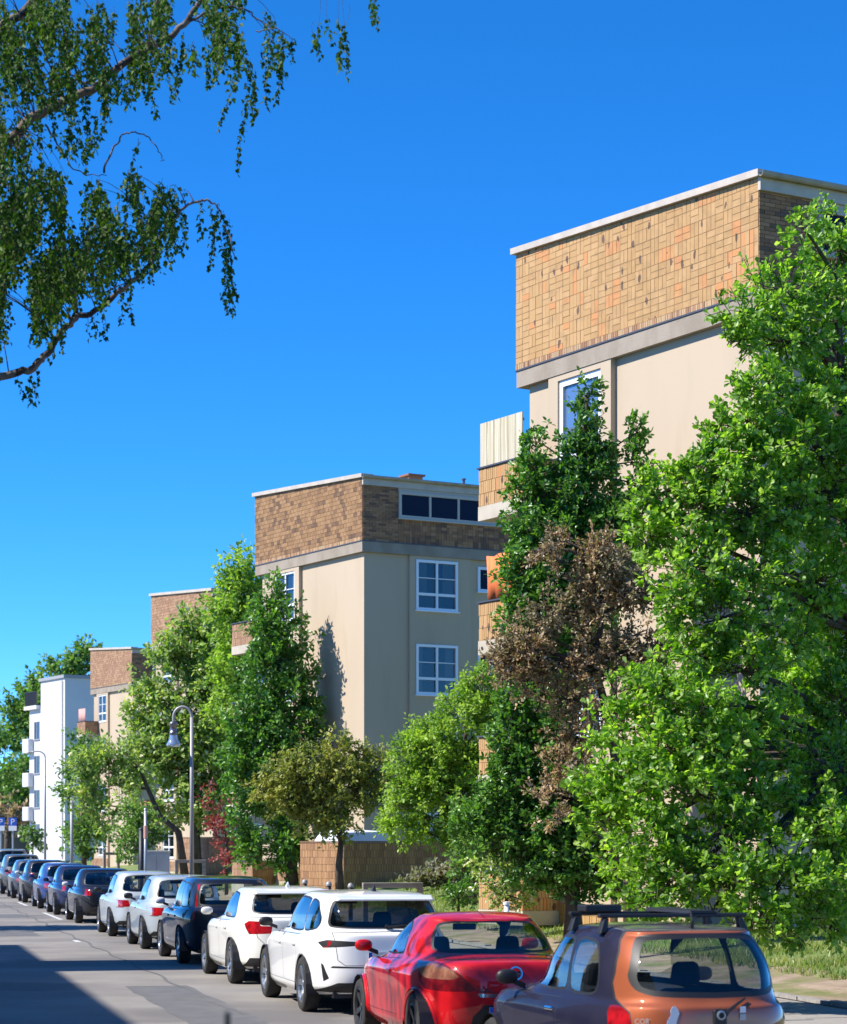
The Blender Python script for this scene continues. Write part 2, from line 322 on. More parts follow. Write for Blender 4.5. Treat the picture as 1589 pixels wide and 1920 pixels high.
# ------------------------------------------------------------------ ground, road, pavement, lawn
def strip(name, lat0, lat1, al0, al1, z, m, n=1):
    mb = MB()
    for i in range(n):
        a0 = al0+(al1-al0)*i/n; a1 = al0+(al1-al0)*(i+1)/n
        mb.add([SLp(lat0, a0, z), SLp(lat1, a0, z), SLp(lat1, a1, z), SLp(lat0, a1, z)], [(0, 1, 2, 3)])
    return tag(mb.build(name, m), kind='structure')
mb = MB(); mb.add([(-1600, -300, -0.06), (1600, -300, -0.06), (1600, 2600, -0.06), (-1600, 2600, -0.06)], [(0, 1, 2, 3)])
tag(mb.build('ground', MT['earth']), kind='structure')
strip('road', -3.6, 7.2, -40, 420, 0.0, MT['asphalt'], 40)
strip('pavement_far_side', -8.6, -3.75, -40, 420, 0.115, MT['paving'], 8)
# kerb along the parked cars, stone by stone where it could be seen
kerb = strip('kerb', 7.201, 7.349, -40, 420, 0.10, MT['kerb'], 8)
ks = MB().box(-0.07, 0.07, -0.49, 0.49, -0.05, 0.13).mesh('kerb_stone', MT['kerb'])
for i in range(110):
    o = link('kerb_stone', ks, kerb); p = SLp(7.275, 12+i*1.0, random.uniform(-0.004, 0.004)); o.location = p; o.rotation_euler = (0, 0, TH)
k2 = MB()
for i in range(60): 
    p = SLp(-3.675, -20+i*2, 0); 
    k2.add([SLp(-3.745, -20+i*2+0.005, -0.05), SLp(-3.605, -20+i*2+0.005, -0.05), SLp(-3.605, -18.005+i*2, -0.05), SLp(-3.745, -18.005+i*2, -0.05), SLp(-3.745, -20+i*2+0.005, 0.125), SLp(-3.605, -20+i*2+0.005, 0.125), SLp(-3.605, -18.005+i*2, 0.125), SLp(-3.745, -18.005+i*2, 0.125)], [(0, 3, 2, 1), (4, 5, 6, 7), (0, 1, 5, 4), (1, 2, 6, 5), (2, 3, 7, 6), (3, 0, 4, 7)])
tag(k2.build('kerb_far_side', MT['kerb']), kind='structure')
pav = strip('pavement', 7.35, 11.0, -40, 420, 0.10, MT['paving'], 60)
slab = MB().box(-0.245, 0.245, -0.245, 0.245, -0.04, 0.025).mesh('paving_slab', MT['paving'])
for i in range(40):
    for j in range(7):
        o = link('paving_slab', slab, pav)
        o.location = SLp(7.62+j*0.5, 18+i*0.5+(0.25 if j % 2 else 0), 0.098+random.uniform(-0.003, 0.003)); o.rotation_euler = (random.uniform(-.004, .004), random.uniform(-.004, .004), TH)
edging = strip('pavement_edging', 11.0, 11.16, -40, 420, 0.11, MT['kerb'], 8)
es = MB().box(-0.06, 0.06, -0.49, 0.49, -0.05, 0.16).mesh('edging_stone', MT['kerb'])
for i in range(60):
    o = link('edging_stone', es, edging); o.location = SLp(11.08, 15+i*1.0, random.uniform(-0.012, 0.012)); o.rotation_euler = (0, random.uniform(-.03, .03), TH+random.uniform(-.01, .01))
def terrain(name, lat0, lat1, al0, al1, nl, na, m, amp):
    V = []; F = []
    for i in range(nl+1):
        for j in range(na+1):
            la = lat0+(lat1-lat0)*i/nl; a = al0+(al1-al0)*j/na
            z = gz(la, a)+amp*noise.noise(Vector((la*0.9, a*0.9, 3)))+amp*.6*noise.noise(Vector((la*2.7, a*2.7, 9)))
            V.append(SLp(la, a, z))
    for i in range(nl):
        for j in range(na): k = i*(na+1)+j; F.append((k, k+na+1, k+na+2, k+1))
    return tag(link(name, npmesh(name, V, F, m, 4, True)), kind='structure')
terrain('soil_strip', 11.17, 13.05, 8, 130, 14, 400, MT['soil'], 0.05)
terrain('lawn', 12.9, 45, 0, 380, 60, 300, MT['lawn'], 0.03)
# parking line, painted in dashes beside the cars
for i, (a0, a1, la) in enumerate([(63.5, 70.5, 4.78), (48.5, 49.5, 4.0), (79, 84, 4.8)]):
    mb = MB(); mb.add([SLp(la, a0, 0.004), SLp(la+0.12, a0, 0.004), SLp(la+0.12, a1, 0.004), SLp(la, a1, 0.004)], [(0, 1, 2, 3)])
    tag(mb.build('road_marking', MT['mark']), kind='structure')
MT['tar'] = mat('tar patch', (0.12, 0.115, 0.11), 0.8, col2=(0.145, 0.138, 0.13), ns=3, bump=0.3, bs=80)
for i, (a0, a1, la, wd) in enumerate([(24, 33, 3.4, 0.9), (52, 56.5, 2.2, 1.3), (66, 69, 3.3, 0.8)]):
    n_ = 12; mb = MB(); V = []
    for k in range(n_+1):
        t = k/n_; jx = 0.03*math.sin(k*2.3); V += [SLp(la+jx, a0+(a1-a0)*t, 0.003), SLp(la+wd+0.03*math.cos(k*1.7), a0+(a1-a0)*t, 0.003)]
    mb.add(V, [(2*k, 2*k+1, 2*k+3, 2*k+2) for k in range(n_)]); tag(mb.build('road_patch', MT['tar']), kind='structure')
mb = MB(); V = []; g0 = random.Random(3)
for k in range(160):
    q = 4.15+0.05*math.sin(k*0.9)+0.03*g0.random(); V += [SLp(q, 18+k*0.6, 0.0065), SLp(q+0.035+0.02*g0.random(), 18+k*0.6, 0.0065)]
mb.add(V, [(2*k, 2*k+1, 2*k+3, 2*k+2) for k in range(159)]); tag(mb.build('road_joint', MT['tar']), kind='structure')
# grass blades over the lawn in view
def grass_patch(n, la0, la1, a0, a1, h0, h1, seed):
    g = np.random.default_rng(seed)
    la = g.uniform(la0, la1, n); al = a0+(a1-a0)*g.uniform(0, 1, n)**1.3
    keep = np.array([noise.noise(Vector((x*0.8, y*0.8, 1.7))) for x, y in zip(la, al)]) > g.uniform(-0.5, 0.35, n)
    la, al = la[keep], al[keep]; n = len(la)
    z = np.array([gz(x, y) for x, y in zip(la, al)])-0.01
    P = np.stack([NX*la+UX*al, NY*la+UY*al, z], 1)
    t = g.uniform(0, 2*np.pi, n); h = g.uniform(h0, h1, n); ww = g.uniform(0.006, 0.014, n)
    d = np.stack([np.cos(t)*ww, np.sin(t)*ww, 0*t], 1)
    tip = P+np.stack([g.normal(0, .35, n)*h, g.normal(0, .35, n)*h, h], 1)
    V = np.concatenate([P-d, P+d, tip], 1).reshape(-1, 3)
    return V, np.arange(3*n).reshape(-1, 3)
Vs = []; Fs = []; b = 0
for a in [(80000, 12.6, 18, 22, 60, 0.05, 0.13, 1), (30000, 12.6, 18, 55, 100, 0.08, 0.2, 2)]:
    V, F = grass_patch(*a); Vs.append(V); Fs.append(F+b); b += len(V)
tag(link('grass', npmesh('grass', np.concatenate(Vs), np.concatenate(Fs), MT['grass'], 3)), 'short dry summer grass growing over the lawn behind the parked cars', 'grass', kind='stuff')
# ------------------------------------------------------------------ buildings
AX, AY = -0.505, 0.863                             # along the street faces, receding
BX, BY = 0.863, 0.505                              # along the end faces, receding
BROT = math.atan2(BY, BX)
def kx(px): return (px-CX)/FPX
STOREY = 2.86
def basket(u0, u1, z0, ztop, cell, g):
    out = []; nu = int(round((u1-u0)/cell)); cu = (u1-u0)/nu; j = 0; z = z0
    while True:
        zt = max(ztop(u0), ztop(u1))
        if z >= zt-0.02: break
        for i in range(nu):
            a = u0+i*cu; b = a+cu; top = min(z+cell, ztop((a+b)/2))
            if top-z < 0.03: continue
            orange = g.random() < 0.13
            if g.random() < 0.5 or top-z < cell*0.8:
                m = (a+b)/2; out.append((a, m, z, top, orange)); out.append((m, b, z, top, orange))
            else:
                m = (z+top)/2; out.append((a, b, z, m, orange)); out.append((a, b, m, top, orange))
        z += cell; j += 1
    return out
def courses(u0, u1, z0, ztop, bw, bh, g):
    out = []; z = z0; j = 0
    while z < max(ztop(u0), ztop(u1))-0.02:
        x = u0-(bw*0.5 if j % 2 else 0)
        while x < u1-0.01:
            a, b = max(u0, x), min(u1, x+bw); t = min(z+bh, ztop((a+b)/2))
            if b-a > 0.02 and t-z > 0.02: out.append((a, b, z, t, False))
            x += bw
        z += bh; j += 1
    return out
J = 0.005
def street_bricks(lst, x0, x1, g):                 # boxes on a face of constant x
    mb = MB()
    for a, b, z, t, o in lst:
        d = g.uniform(-0.004, 0.004); mb.box(x1+d, x0, a+J, b-J, z+J, t-J)
    return mb
def end_bricks(lst, y0, y1, g):
    mb = MB()
    for a, b, z, t, o in lst:
        d = g.uniform(-0.004, 0.004); mb.box(a+J, b-J, y1+d, y0, z+J, t-J)
    return mb
def window(parent, face, u0, u1, z0, z1, rows, cols, name='window', fr=0.07, dep=0.06, off=0.0, pane='pane', sill=True, fmat='winframe', curtain=False):
    # face 'x' : street face (u = y), 'y' : end face (u = x); off = outward position of the glass plane
    def B(mb, ua, ub, o0, o1, za, zb):
        if face == 'x': mb.box(-o1, -o0, ua, ub, za, zb)
        else: mb.box(ua, ub, -o1, -o0, za, zb)
    mb = MB(); o0, o1 = off-0.02, off+dep
    B(mb, u0, u0+fr, o0, o1, z0, z1); B(mb, u1-fr, u1, o0, o1, z0, z1)
    B(mb, u0+fr, u1-fr, o0, o1, z0, z0+fr); B(mb, u0+fr, u1-fr, o0, o1, z1-fr, z1)
    iu0, iu1, iz0, iz1 = u0+fr, u1-fr, z0+fr, z1-fr
    cu = [iu0+(iu1-iu0)*c for c in cols]; rz = [iz0+(iz1-iz0)*r[0] for r in rows]+[iz1]
    th = [r[1] for r in rows]
    for c in range(1, len(cols)-1): B(mb, cu[c]-0.04, cu[c]+0.04, o0, o1-0.012, iz0, iz1)
    for k in range(1, len(rows)):
        for c in range(len(cols)-1):
            B(mb, cu[c]+(0.04 if c else 0), cu[c+1]-(0.04 if c < len(cols)-2 else 0), o0, o1-0.018, rz[k]-th[k], rz[k]+th[k])
    w_ = mb.build(name, MT[fmat], parent)
    for c in range(len(cols)-1):
        for k in range(len(rows)):
            m = MB(); B(m, cu[c]+0.01, cu[c+1]-0.01, off-0.015, off+0.008, rz[k]+0.006, rz[k+1]-0.006)
            m.build('pane', MT['winglass'] if curtain else MT[pane], w_)
    if curtain:
        m = MB(); B(m, u0+0.01, u1-0.01, off-0.028, off-0.022, z0+0.01, z1-0.01); m.build('dark_room_sheet', MT['room'], w_)  # flat sheet painted dark, stands for the unlit room
        rr = random.Random(int(u0*97+z0*31)); wl, wr2 = rr.uniform(0.10, 0.30), rr.uniform(0.08, 0.34); hh = rr.choice([0.0, 0.0, 0.45, 0.3])
        for (ca, cb) in ((u0+0.03, u0+0.03+(u1-u0)*wl), (u1-0.03-(u1-u0)*wr2, u1-0.03)):
            k = 0; x = ca; m = MB()
            while x < cb-0.02: B(m, x, min(cb, x+0.045), off-0.0215, off-0.0175+0.002*(k % 2), z0+0.03+hh*(z1-z0), z1-0.03); x += 0.045; k += 1
            m.build('curtain', MT['curtain'], w_)
    if sill:
        m = MB(); B(m, u0-0.05, u1+0.05, off-0.02, off+dep+0.06, z0-0.045, z0-0.002); m.build('sill', MT[fmat], w_)
    return w_
WR = [(0, 0), (0.30, 0.045), (0.66, 0.014)]
WIN_ROWS = [WR]
def block(px, py, Y, label, style, detail, ys=1.0):
    c = at(px, py, Y); g = random.Random(int(px))
    gl = gzxy(c.x, c.y)
    t = empty('apartment_block', (c.x, c.y, 0), BROT); t.scale = (1, ys, 1); tag(t, label, 'building', 'cream apartment blocks with brick attic in a staggered row')
    zt = lambda q: 14.33+0.42*q/8.34 - 0.0
    # rendered wall
    MB().box(0, 11, 0, 8.0, 0, 11.9).build('wall', MT['render'], t)
    # pilaster strip that holds the street windows, pieces round the openings
    mb = MB(); mb.box(-0.13, -0.001, 4.72, 5.09, 0, 11.86); mb.box(-0.13, -0.001, 6.70, 7.06, 0, 11.86)
    tops = [11.74-STOREY*k for k in range(4)]
    zs = [11.86]+[z for tp in tops for z in (tp, tp-1.72)]+[0]
    for k in range(0, len(zs)-1, 2): mb.box(-0.13, -0.001, 5.091, 6.699, zs[k+1], zs[k])
    mb.build('pilaster', MT['render'], t)
    for tp in tops:
        if detail == 1 and tp == tops[0]: window(t, 'x', 5.10, 6.69, tp-1.715, tp-0.005, [(0, 0)], [0, 1], off=0.03, fr=0.13, pane='pane_painted_sky')
        else: window(t, 'x', 5.10, 6.69, tp-1.715, tp-0.005, WR, [0, .5, 1], off=0.045, curtain=True)
    # end face: bay strip with windows
    mb = MB(); mb.box(1.72, 1.95, -0.09, -0.001, 0, 11.86); mb.box(3.62, 4.15, -0.09, -0.001, 0, 11.86)
    for k in range(0, len(zs)-1, 2): mb.box(1.951, 3.619, -0.09, -0.001, zs[k+1], zs[k])
    mb.box(5.4, 8.0, -0.09, -0.001, 0, 11.86)
    mb.build('bay', MT['render'], t)
    for tp in tops:
        window(t, 'y', 1.96, 3.61, tp-1.715, tp-0.005, WR, [0, .5, 1], off=0.04, dep=0.08, fr=0.09, curtain=True)
        window(t, 'y', 4.45, 5.08, tp-0.95, tp-0.1, [(0, 0)], [0, 1], off=0.01, dep=0.05, fr=0.09, pane='pane_dark')
    # ring beam
    MB().box(-0.15, 11.0, -0.15, 8.3, 11.862, 12.21).build('ring_beam', MT['concrete'], t)
    MB().box(-0.17, 11.02, -0.17, 8.33, 12.211, 12.245).build('flashing', MT['flash'], t)
    # attic storey
    at_ = MB(); z0 = 12.246
    at_.hexa([(-0.12, -0.12, z0), (11, -0.12, z0), (11, 8.36, z0), (-0.12, 8.36, z0), (-0.12, -0.12, zt(0)), (11, -0.12, zt(0)), (11, 8.36, zt(8.36)), (-0.12, 8.36, zt(8.36))])
    attic = at_.build('attic_wall', MT['mortar'] if style == 1 else MT['mortar_dark'], t)
    zb = lambda q: zt(q)-0.004
    sold = []
    x = -0.118
    while x < 8.35: sold.append((x, x+0.075, z0, z0+0.13, False)); x += 0.075
    street_bricks(sold, -0.121, -0.138, g).build('soldier_course', MT['soldier'], attic)['kind'] = 'stuff'
    if style == 1:
        L = basket(-0.12, 8.36, z0+0.13, zb, 0.262, g)
        cube = MB().box(-0.5, 0.5, -0.5, 0.5, -0.5, 0.5)
        me = [cube.mesh('brick', m) for m in BR]
        def score(b): 
            q = (b[0]+b[1])/2; hid = (q < 1.25 and b[2] < 13.2+q*0.0) 
            return (1 if hid else 0, q)
        L.sort(key=score)
        for a, b, z, tt, orange in L[:300]:
            o = link('brick', me[g.randint(4, 5) if orange else g.randint(0, 3)], attic)
            d = g.uniform(0.005, 0.010); o.location = (-0.121-d/2, (a+b)/2, (z+tt)/2); o.scale = (d, b-a-2*J, tt-z-2*J)
        street_bricks(L[300:], -0.1195, -0.128, g).build('bricks', MT['brick1'], attic)['kind'] = 'stuff'
    elif style == 2:
        L = courses(-0.12, 8.36, z0+0.13, zb, 0.25, 0.14, g)
        street_bricks(L, -0.121, -0.138, g).build('bricks', MT['brick2'], attic)['kind'] = 'stuff'
    else:
        L = courses(-0.12, 8.36, z0+0.13, zb, 0.26, 0.14, g)
        street_bricks(L, -0.121, -0.138, g).build('bricks', MT['brick3'], attic)['kind'] = 'stuff'
    # end face bricks leave out the clerestory
    cz0, cz1, cx0, cx1 = 13.08, 13.98, 1.25, 8.2
    L = courses(-0.12, 1.25, z0, lambda q: zt(0)-0.25, 0.25, 0.075, g)
    L += basket(1.25, 8.2, z0, lambda q: cz0-0.01, 0.21, g)
    L += courses(8.2, 11, z0, lambda q: zt(0)-0.25, 0.25, 0.075, g)
    end_bricks(L, -0.121, -0.138, g).build('end_bricks', MT['brick_side'], attic)['kind'] = 'stuff'
    n = 6; cu = [k/n for k in range(n+1)]
    window(attic, 'y', cx0, cx1, cz0, cz1-0.001, [(0, 0)], cu, name='clerestory', fr=0.1, dep=0.06, off=0.135, pane='pane_dark', fmat='cream_frame')
    MB().box(cx0, cx1, -0.14, -0.121, cz1, zt(0)-0.24).build('fascia_panel', MT['cream_frame'], attic)
    # coping, eaves and gutter
    co = MB(); e = 0.13
    co.hexa([(-0.22, -0.22, zt(0)-0.0), (0.25, -0.22, zt(0)), (0.25, 8.45, zt(8.45)), (-0.22, 8.45, zt(8.45)), (-0.22, -0.22, zt(0)+e), (0.25, -0.22, zt(0)+e), (0.25, 8.45, zt(8.45)+e), (-0.22, 8.45, zt(8.45)+e)])
    co.build('coping', MT['coping'], t)
    MB().box(-0.14, 11, -0.2, -0.121, zt(0)-0.24, zt(0)-0.005).build('eaves_board', MT['coping'], t)
    ro = MB(); ro.hexa([(0.251, -0.25, zt(0)+.002), (11.2, -0.25, zt(0)+.002), (11.2, 8.45, zt(8.45)+.002), (0.251, 8.45, zt(8.45)+.002), (0.251, -0.25, zt(0)+.09), (11.2, -0.25, zt(0)+.09), (11.2, 8.45, zt(8.45)+.09), (0.251, 8.45, zt(8.45)+.09)])
    roof = ro.build('roof', MT['gutter'], t)
    gu = MB(); pr = [(-0.222-0.075+0.075*math.cos(a), zt(0)+0.06+0.085*math.sin(a)) for a in [math.pi+k*math.pi/8 for k in range(9)]]
    pr += [(p[0]*0.985-0.003, p[1]+0.012) for p in reversed(pr)]
    gu.prism(pr, -0.21, 11.2, 'x'); gu.build('gutter', MT['gutter'], t)
    ch = MB().box(3.4, 3.95, 3.0, 3.6, zt(3)-.1, zt(3)+0.62).box(3.33, 4.02, 2.93, 3.67, zt(3)+0.621, zt(3)+0.69)
    ch.build('chimney', MT['brick_side'], roof)
    MB().tube([(4.6, 1.2, zt(1)), (4.6, 1.2, zt(1)+0.42)], 0.05, 8).tube([(4.6, 1.2, zt(1)+0.421), (4.6, 1.2, zt(1)+0.47)], 0.085, 8).build('vent_pipe', MT['flash'], roof)
    # balconies at the far street corner
    for k in range(4 if detail < 3 else 3):
        zb0 = 8.95-STOREY*k
        q0, q1, p = 6.62, 8.42, 1.05
        sl_ = MB().box(-p, -0.132, q0, q1, zb0, zb0+0.30).box(-p+.03, -0.2, q0+.03, q1-.03, zb0+.301, zb0+.34).build('balcony', MT['slab'], t)
        wz = zb0+0.301
        MB().box(-p+0.02, -p+0.14, q0+0.02, q1-0.02, wz+.04, wz+0.80).box(-p+0.141, -0.135, q0+0.02, q0+0.12, wz+.04, wz+0.80).box(-p+0.141, -0.135, q1-0.12, q1-0.02, wz+.04, wz+0.80).build('parapet', MT['mortar'] if style == 1 else MT['mortar_dark'], sl_)
        bm = street_bricks(courses(q0+.02, q1-.02, wz, lambda q: wz+0.80, 0.085, 0.265, g), -p+0.019, -p+0.004, g)
        L = courses(-p+0.005, -0.14, wz, lambda q: wz+0.80, 0.085, 0.265, g)
        b2 = end_bricks(L, q0+0.019, q0+0.004, g); bm.add(b2.v, b2.f)
        bm.build('parapet_bricks', MT['brick1'] if style == 1 else MT['brick3'], sl_)['kind'] = 'stuff'
        MB().box(-p-0.03, -p+0.17, q0-0.02, q1+0.02, wz+0.802, wz+0.835).box(-p+.171, -0.135, q0-.02, q0+0.15, wz+.802, wz+.835).box(-p+.171, -0.135, q1-0.15, q1+.02, wz+.802, wz+.835).build('parapet_cap', MT['flash'], sl_)
        if detail == 1 and k == 0:
            xs = [q0+0.1+i*0.285 for i in range(6)]
            for q in xs:
                m = MB(); m.box(-p+0.05, -p+0.075, q, q+0.265, wz+0.836, wz+1.78); m.build('screen_board', MT['wood_pale'], sl_)
            MB().box(-p+0.08, -p+0.11, q0+.1, q1-.1, wz+1.0, wz+1.06).box(-p+0.08, -p+0.11, q0+.1, q1-.1, wz+1.6, wz+1.66).build('screen_rail', MT['timber'], sl_)
    # plinth of upright bricks at the foot of the street face
    pl = street_bricks(courses(4.7, 8.0, gl-0.1, lambda q: gl+0.38, 0.085, 0.24, g), -0.132, -0.15, g)
    pl.build('plinth_bricks', MT['brick1'] if style == 1 else MT['brick3'], t)['kind'] = 'stuff'
    return t
MT['pane_painted_sky'] = panemat('pane painted sky blue', (0.10, 0.16, 0.27), 0.62)  # sky reflection partly painted: blue put into the base colour
B1 = block(1425, 1588, 42.4, 'nearest apartment block, with yellow basket-weave brick attic, behind the big oak', 1, 1, 0.975)
B2 = block(683, 1588, 76.7, 'second apartment block, with brown brick attic and long strip of attic windows', 2, 2, 0.955)
B3 = block(401, 1588, 110.5, 'third apartment block, red-brown attic corner rising above the pale leafy tree', 3, 3, 0.86)
B4 = block(250, 1588, 143.0, 'fourth apartment block, farthest red-brown attic, beside the white house', 3, 3, 0.80)
def inb(b, x, y, z): return Matrix.Translation(b.location) @ Matrix.Rotation(BROT, 4, 'Z') @ Vector((x, y*b.scale.y, z))
# orange cloth hung above the second balcony of the first block
mb = MB(); n = 14; zb0 = 8.95-STOREY+0.301+0.85; V = []
for i in range(n+1):
    q = 6.75+1.45*i/n; dx = 0.03*math.sin(i*1.9)+0.015*math.sin(i*4.1)
    for z in (zb0, zb0+0.45, zb0+0.93): V.append(inb(B1, -0.98+dx*(1.2 if z < zb0+.6 else .5), q, z+0.02*math.sin(i)))
for i in range(n):
    for k in range(2): mb.add([], [])
mb.add(V, [(i*3+k, (i+1)*3+k, (i+1)*3+k+1, i*3+k+1) for i in range(n) for k in range(2)])
o = mb.build('privacy_cloth', MT['orange_cloth'], smooth=True); s_ = o.modifiers.new('thick', 'SOLIDIFY'); s_.thickness = 0.012
tag(o, 'orange privacy cloth hung above the middle brick balcony of the nearest block', 'cloth')
# pink cloth on the far block's balcony
mb = MB(); V = []
for i in range(9):
    q = 6.8+1.4*i/8
    for z in (9.95, 10.9): V.append(inb(B4, -0.98+0.03*math.sin(i*2), q, z))
mb.add(V, [(i*2, i*2+2, i*2+3, i*2+1) for i in range(8)])
o = mb.build('privacy_cloth', mat('pink cloth', (0.55, 0.3, 0.27), 0.9), smooth=True); o.modifiers.new('thick', 'SOLIDIFY').thickness = 0.012
tag(o, 'pink cloth on the top balcony of the block beside the white house', 'cloth')

# white house beyond
c = at(122, 1588, 183.0)
W_ = empty('white_house', (c.x, c.y, 0), BROT); tag(W_, 'white rendered house with rounded balconies at the far end of the row', 'house')
mb = MB(); mb.box(0, 9, 0, 5.3, 0.9, 15.5); mb.box(-0.0, 9, 5.301, 7.9, 0.9, 13.3); mb.build('wall', MT['white'], W_)
MB().box(0.1, 8.9, 0.1, 7.8, 0, 0.899).build('plinth', MT['greyroof'], W_)
MB().box(-0.15, 9.15, -0.15, 5.45, 15.501, 15.75).build('roof_edge', MT['greyroof'], W_)
MB().box(-0.35, 9, 5.451, 8.3, 13.301, 13.6).build('terrace_slab', MT['white'], W_)
rl = MB()
for i in range(14): rl.box(-0.3, -0.26, 5.5+i*.2, 5.54+i*.2, 13.601, 14.7)
rl.box(-0.32, -0.24, 5.5, 8.2, 14.701, 14.76); rl.box(-0.27, -0.26, 5.5, 8.2, 13.62, 14.68); rl.build('terrace_railing', MT['railing'], W_)
for k in range(4):
    z1 = 12.3-2.8*k
    window(W_, 'x', 5.55, 6.75, z1-1.5, z1, [(0, 0)], [0, .5, 1], off=0.01, dep=0.03, fr=0.06, pane='pane', fmat='greyroof')
for k in range(3):
    zb0 = 9.9-2.8*k-.15; mb = MB()
    pts = []
    for (cx_, cy_, a0) in [(-1.0, 7.45, math.pi), (-1.0, 9.25, math.pi/2)]:
        for i in range(6): a = a0-(math.pi/2)*i/5; pts.append((cx_+0.25*math.cos(a)*-1*(-1), cy_+0.25*math.sin(a)))
    poly = [(-0.01, 6.9), (-0.3, 6.9)]+[(-0.3-0.25*math.sin(i/5*math.pi/2), 7.15-0.25*math.cos(i/5*math.pi/2)) for i in range(6)]+[(-0.3-0.25*math.cos(i/5*math.pi/2), 8.05+0.25*math.sin(i/5*math.pi/2)) for i in range(6)]+[(-0.01, 8.3)]
    mb.prism(poly, zb0, zb0+1.15, 'z'); mb.build('balcony', MT['white'], W_, bevel=0.05)
MB().box(2.6, 3.6, -0.02, 0.1, 14.4, 14.85).build('small_window_block', MT['black'], W_)  # solid black block added for the small dark window
MB().box(5.2, 6.4, -0.02, 0.1, 9.6, 12.0).build('loggia_shade_block', MT['black'], W_)  # solid black block on the wall, painted shade of the niche
mb = MB().tube([(-0.08, 0.08+0.3, 1.0), (-0.08, 0.38, 15.3)], 0.05, 6); mb.build('downpipe', MT['greyroof'], W_)

# low dark building and garages at the end of the street
c = at(30, 1588, 240)
o = empty('garage_row', (c.x-6, c.y, 0), BROT); tag(o, 'low brown building behind the parking signs at the street end', 'building')
MB().box(0, 10, -6, 14, 0, 5.2).build('wall', mat('brown render', (0.22, 0.16, 0.12), 0.9), o)
for i in range(5): MB().box(-0.06, 0.05, -5+i*3.7, -2.2+i*3.7, 0.2, 3.0).build('garage_door', MT['railing'], o)
MB().box(-0.5, 10.4, -6.4, 14.4, 5.201, 5.5).build('roof', MT['greyroof'], o)

# the house across the street that shades the near roadway (left, out of frame)
hl = empty('apartment_house', SLp(-8.6, 0, 0), TH); tag(hl, 'long house across the street whose shadow covers the near roadway', 'house')
MB().box(-11, 0, -25, 47.6, 0, 10.8).build('wall', MT['render'], hl)
MB().box(-11.3, 0.25, -25.3, 47.85, 10.801, 11.15).build('roof', MT['gutter'], hl)
MB().box(-4, 1.9, 37.6, 41.0, 0, 12.9).build('stair_tower', MT['brick3'], hl)
for k in range(3):
    for i in range(15):
        y = -20+i*4.6
        if 36 < y < 42 or y > 45: continue
        m = MB().box(-0.03, 0.04, y, y+1.6, 1.6+k*3.0, 3.2+k*3.0).build('window', MT['winframe'], hl)
        for s in (0, 1): MB().box(0.041, 0.05, y+.1+s*.75, y+.75+s*.75, 1.7+k*3, 3.1+k*3).build('pane', MT['pane'], m)

# brick garden walls
def garden_wall(px, py, Y, la, lb, h, label, m):
    c = at(px, py, Y); g = random.Random(px)
    t = empty('garden_wall', (c.x, c.y, c.z), BROT); tag(t, label, 'wall')
    MB().box(0.012, 0.24, 0.012, la, -0.5, h-.004).box(0.241, lb, 0.012, 0.24, -0.5, h-.004).build('core', MT['mortar_dark'], t)
    L = courses(0, la, -0.3, lambda q: h-0.001, 0.09, 0.22, g); a = street_bricks(L, 0.011, -0.004, g)
    L = courses(0, lb, -0.3, lambda q: h-0.001, 0.09, 0.22, g); b = end_bricks(L, 0.011, -0.004, g); a.add(b.v, b.f)
    a.build('bricks', m, t)['kind'] = 'stuff'
    MB().box(-0.02, 0.26, -0.02, la+0.02, h, h+0.045).box(0.261, lb, -0.02, 0.26, h, h+0.045).build('cap', MT['brick2'], t)
garden_wall(645, 1657, 70.0, 2.9, 5.4, 1.26, 'brown brick garden wall behind the small tree, corner towards the street', mat('wall bricks', (0.4, 0.25, 0.1), 0.8, island=[(0.31, 0.165, 0.07), (0.35, 0.19, 0.08), (0.26, 0.135, 0.06), (0.33, 0.175, 0.075), (0.38, 0.21, 0.095)]))
garden_wall(396, 1625, 100.0, 3.4, 4.0, 1.25, 'red-brown brick garden wall beside the red-leaved shrub', MT['brick3'])
# white tarpaulin shelter behind the wall
c = at(642, 1580, 72.5); t = empty('garden_shelter', (c.x, c.y, c.z-1.3), BROT); tag(t, 'white tarpaulin shelter roof behind the brick garden wall', 'shelter')
mb = MB(); mb.hexa([(0, 0.3, 1.25), (1.9, 0.3, 1.25), (1.9, 1.9, 1.35), (0, 1.9, 1.35), (0.25, 0.3, 1.62), (1.8, 0.3, 1.66), (1.8, 1.9, 1.72), (0.25, 1.9, 1.7)]); mb.build('canopy', MT['tarp'], t)
for x, y in ((0.06, .36), (1.8, .36), (.06, 1.84), (1.8, 1.84)): MB().tube([(x, y, -0.6), (x, y, 1.3)], 0.03, 6).build('post', MT['steel'], t)
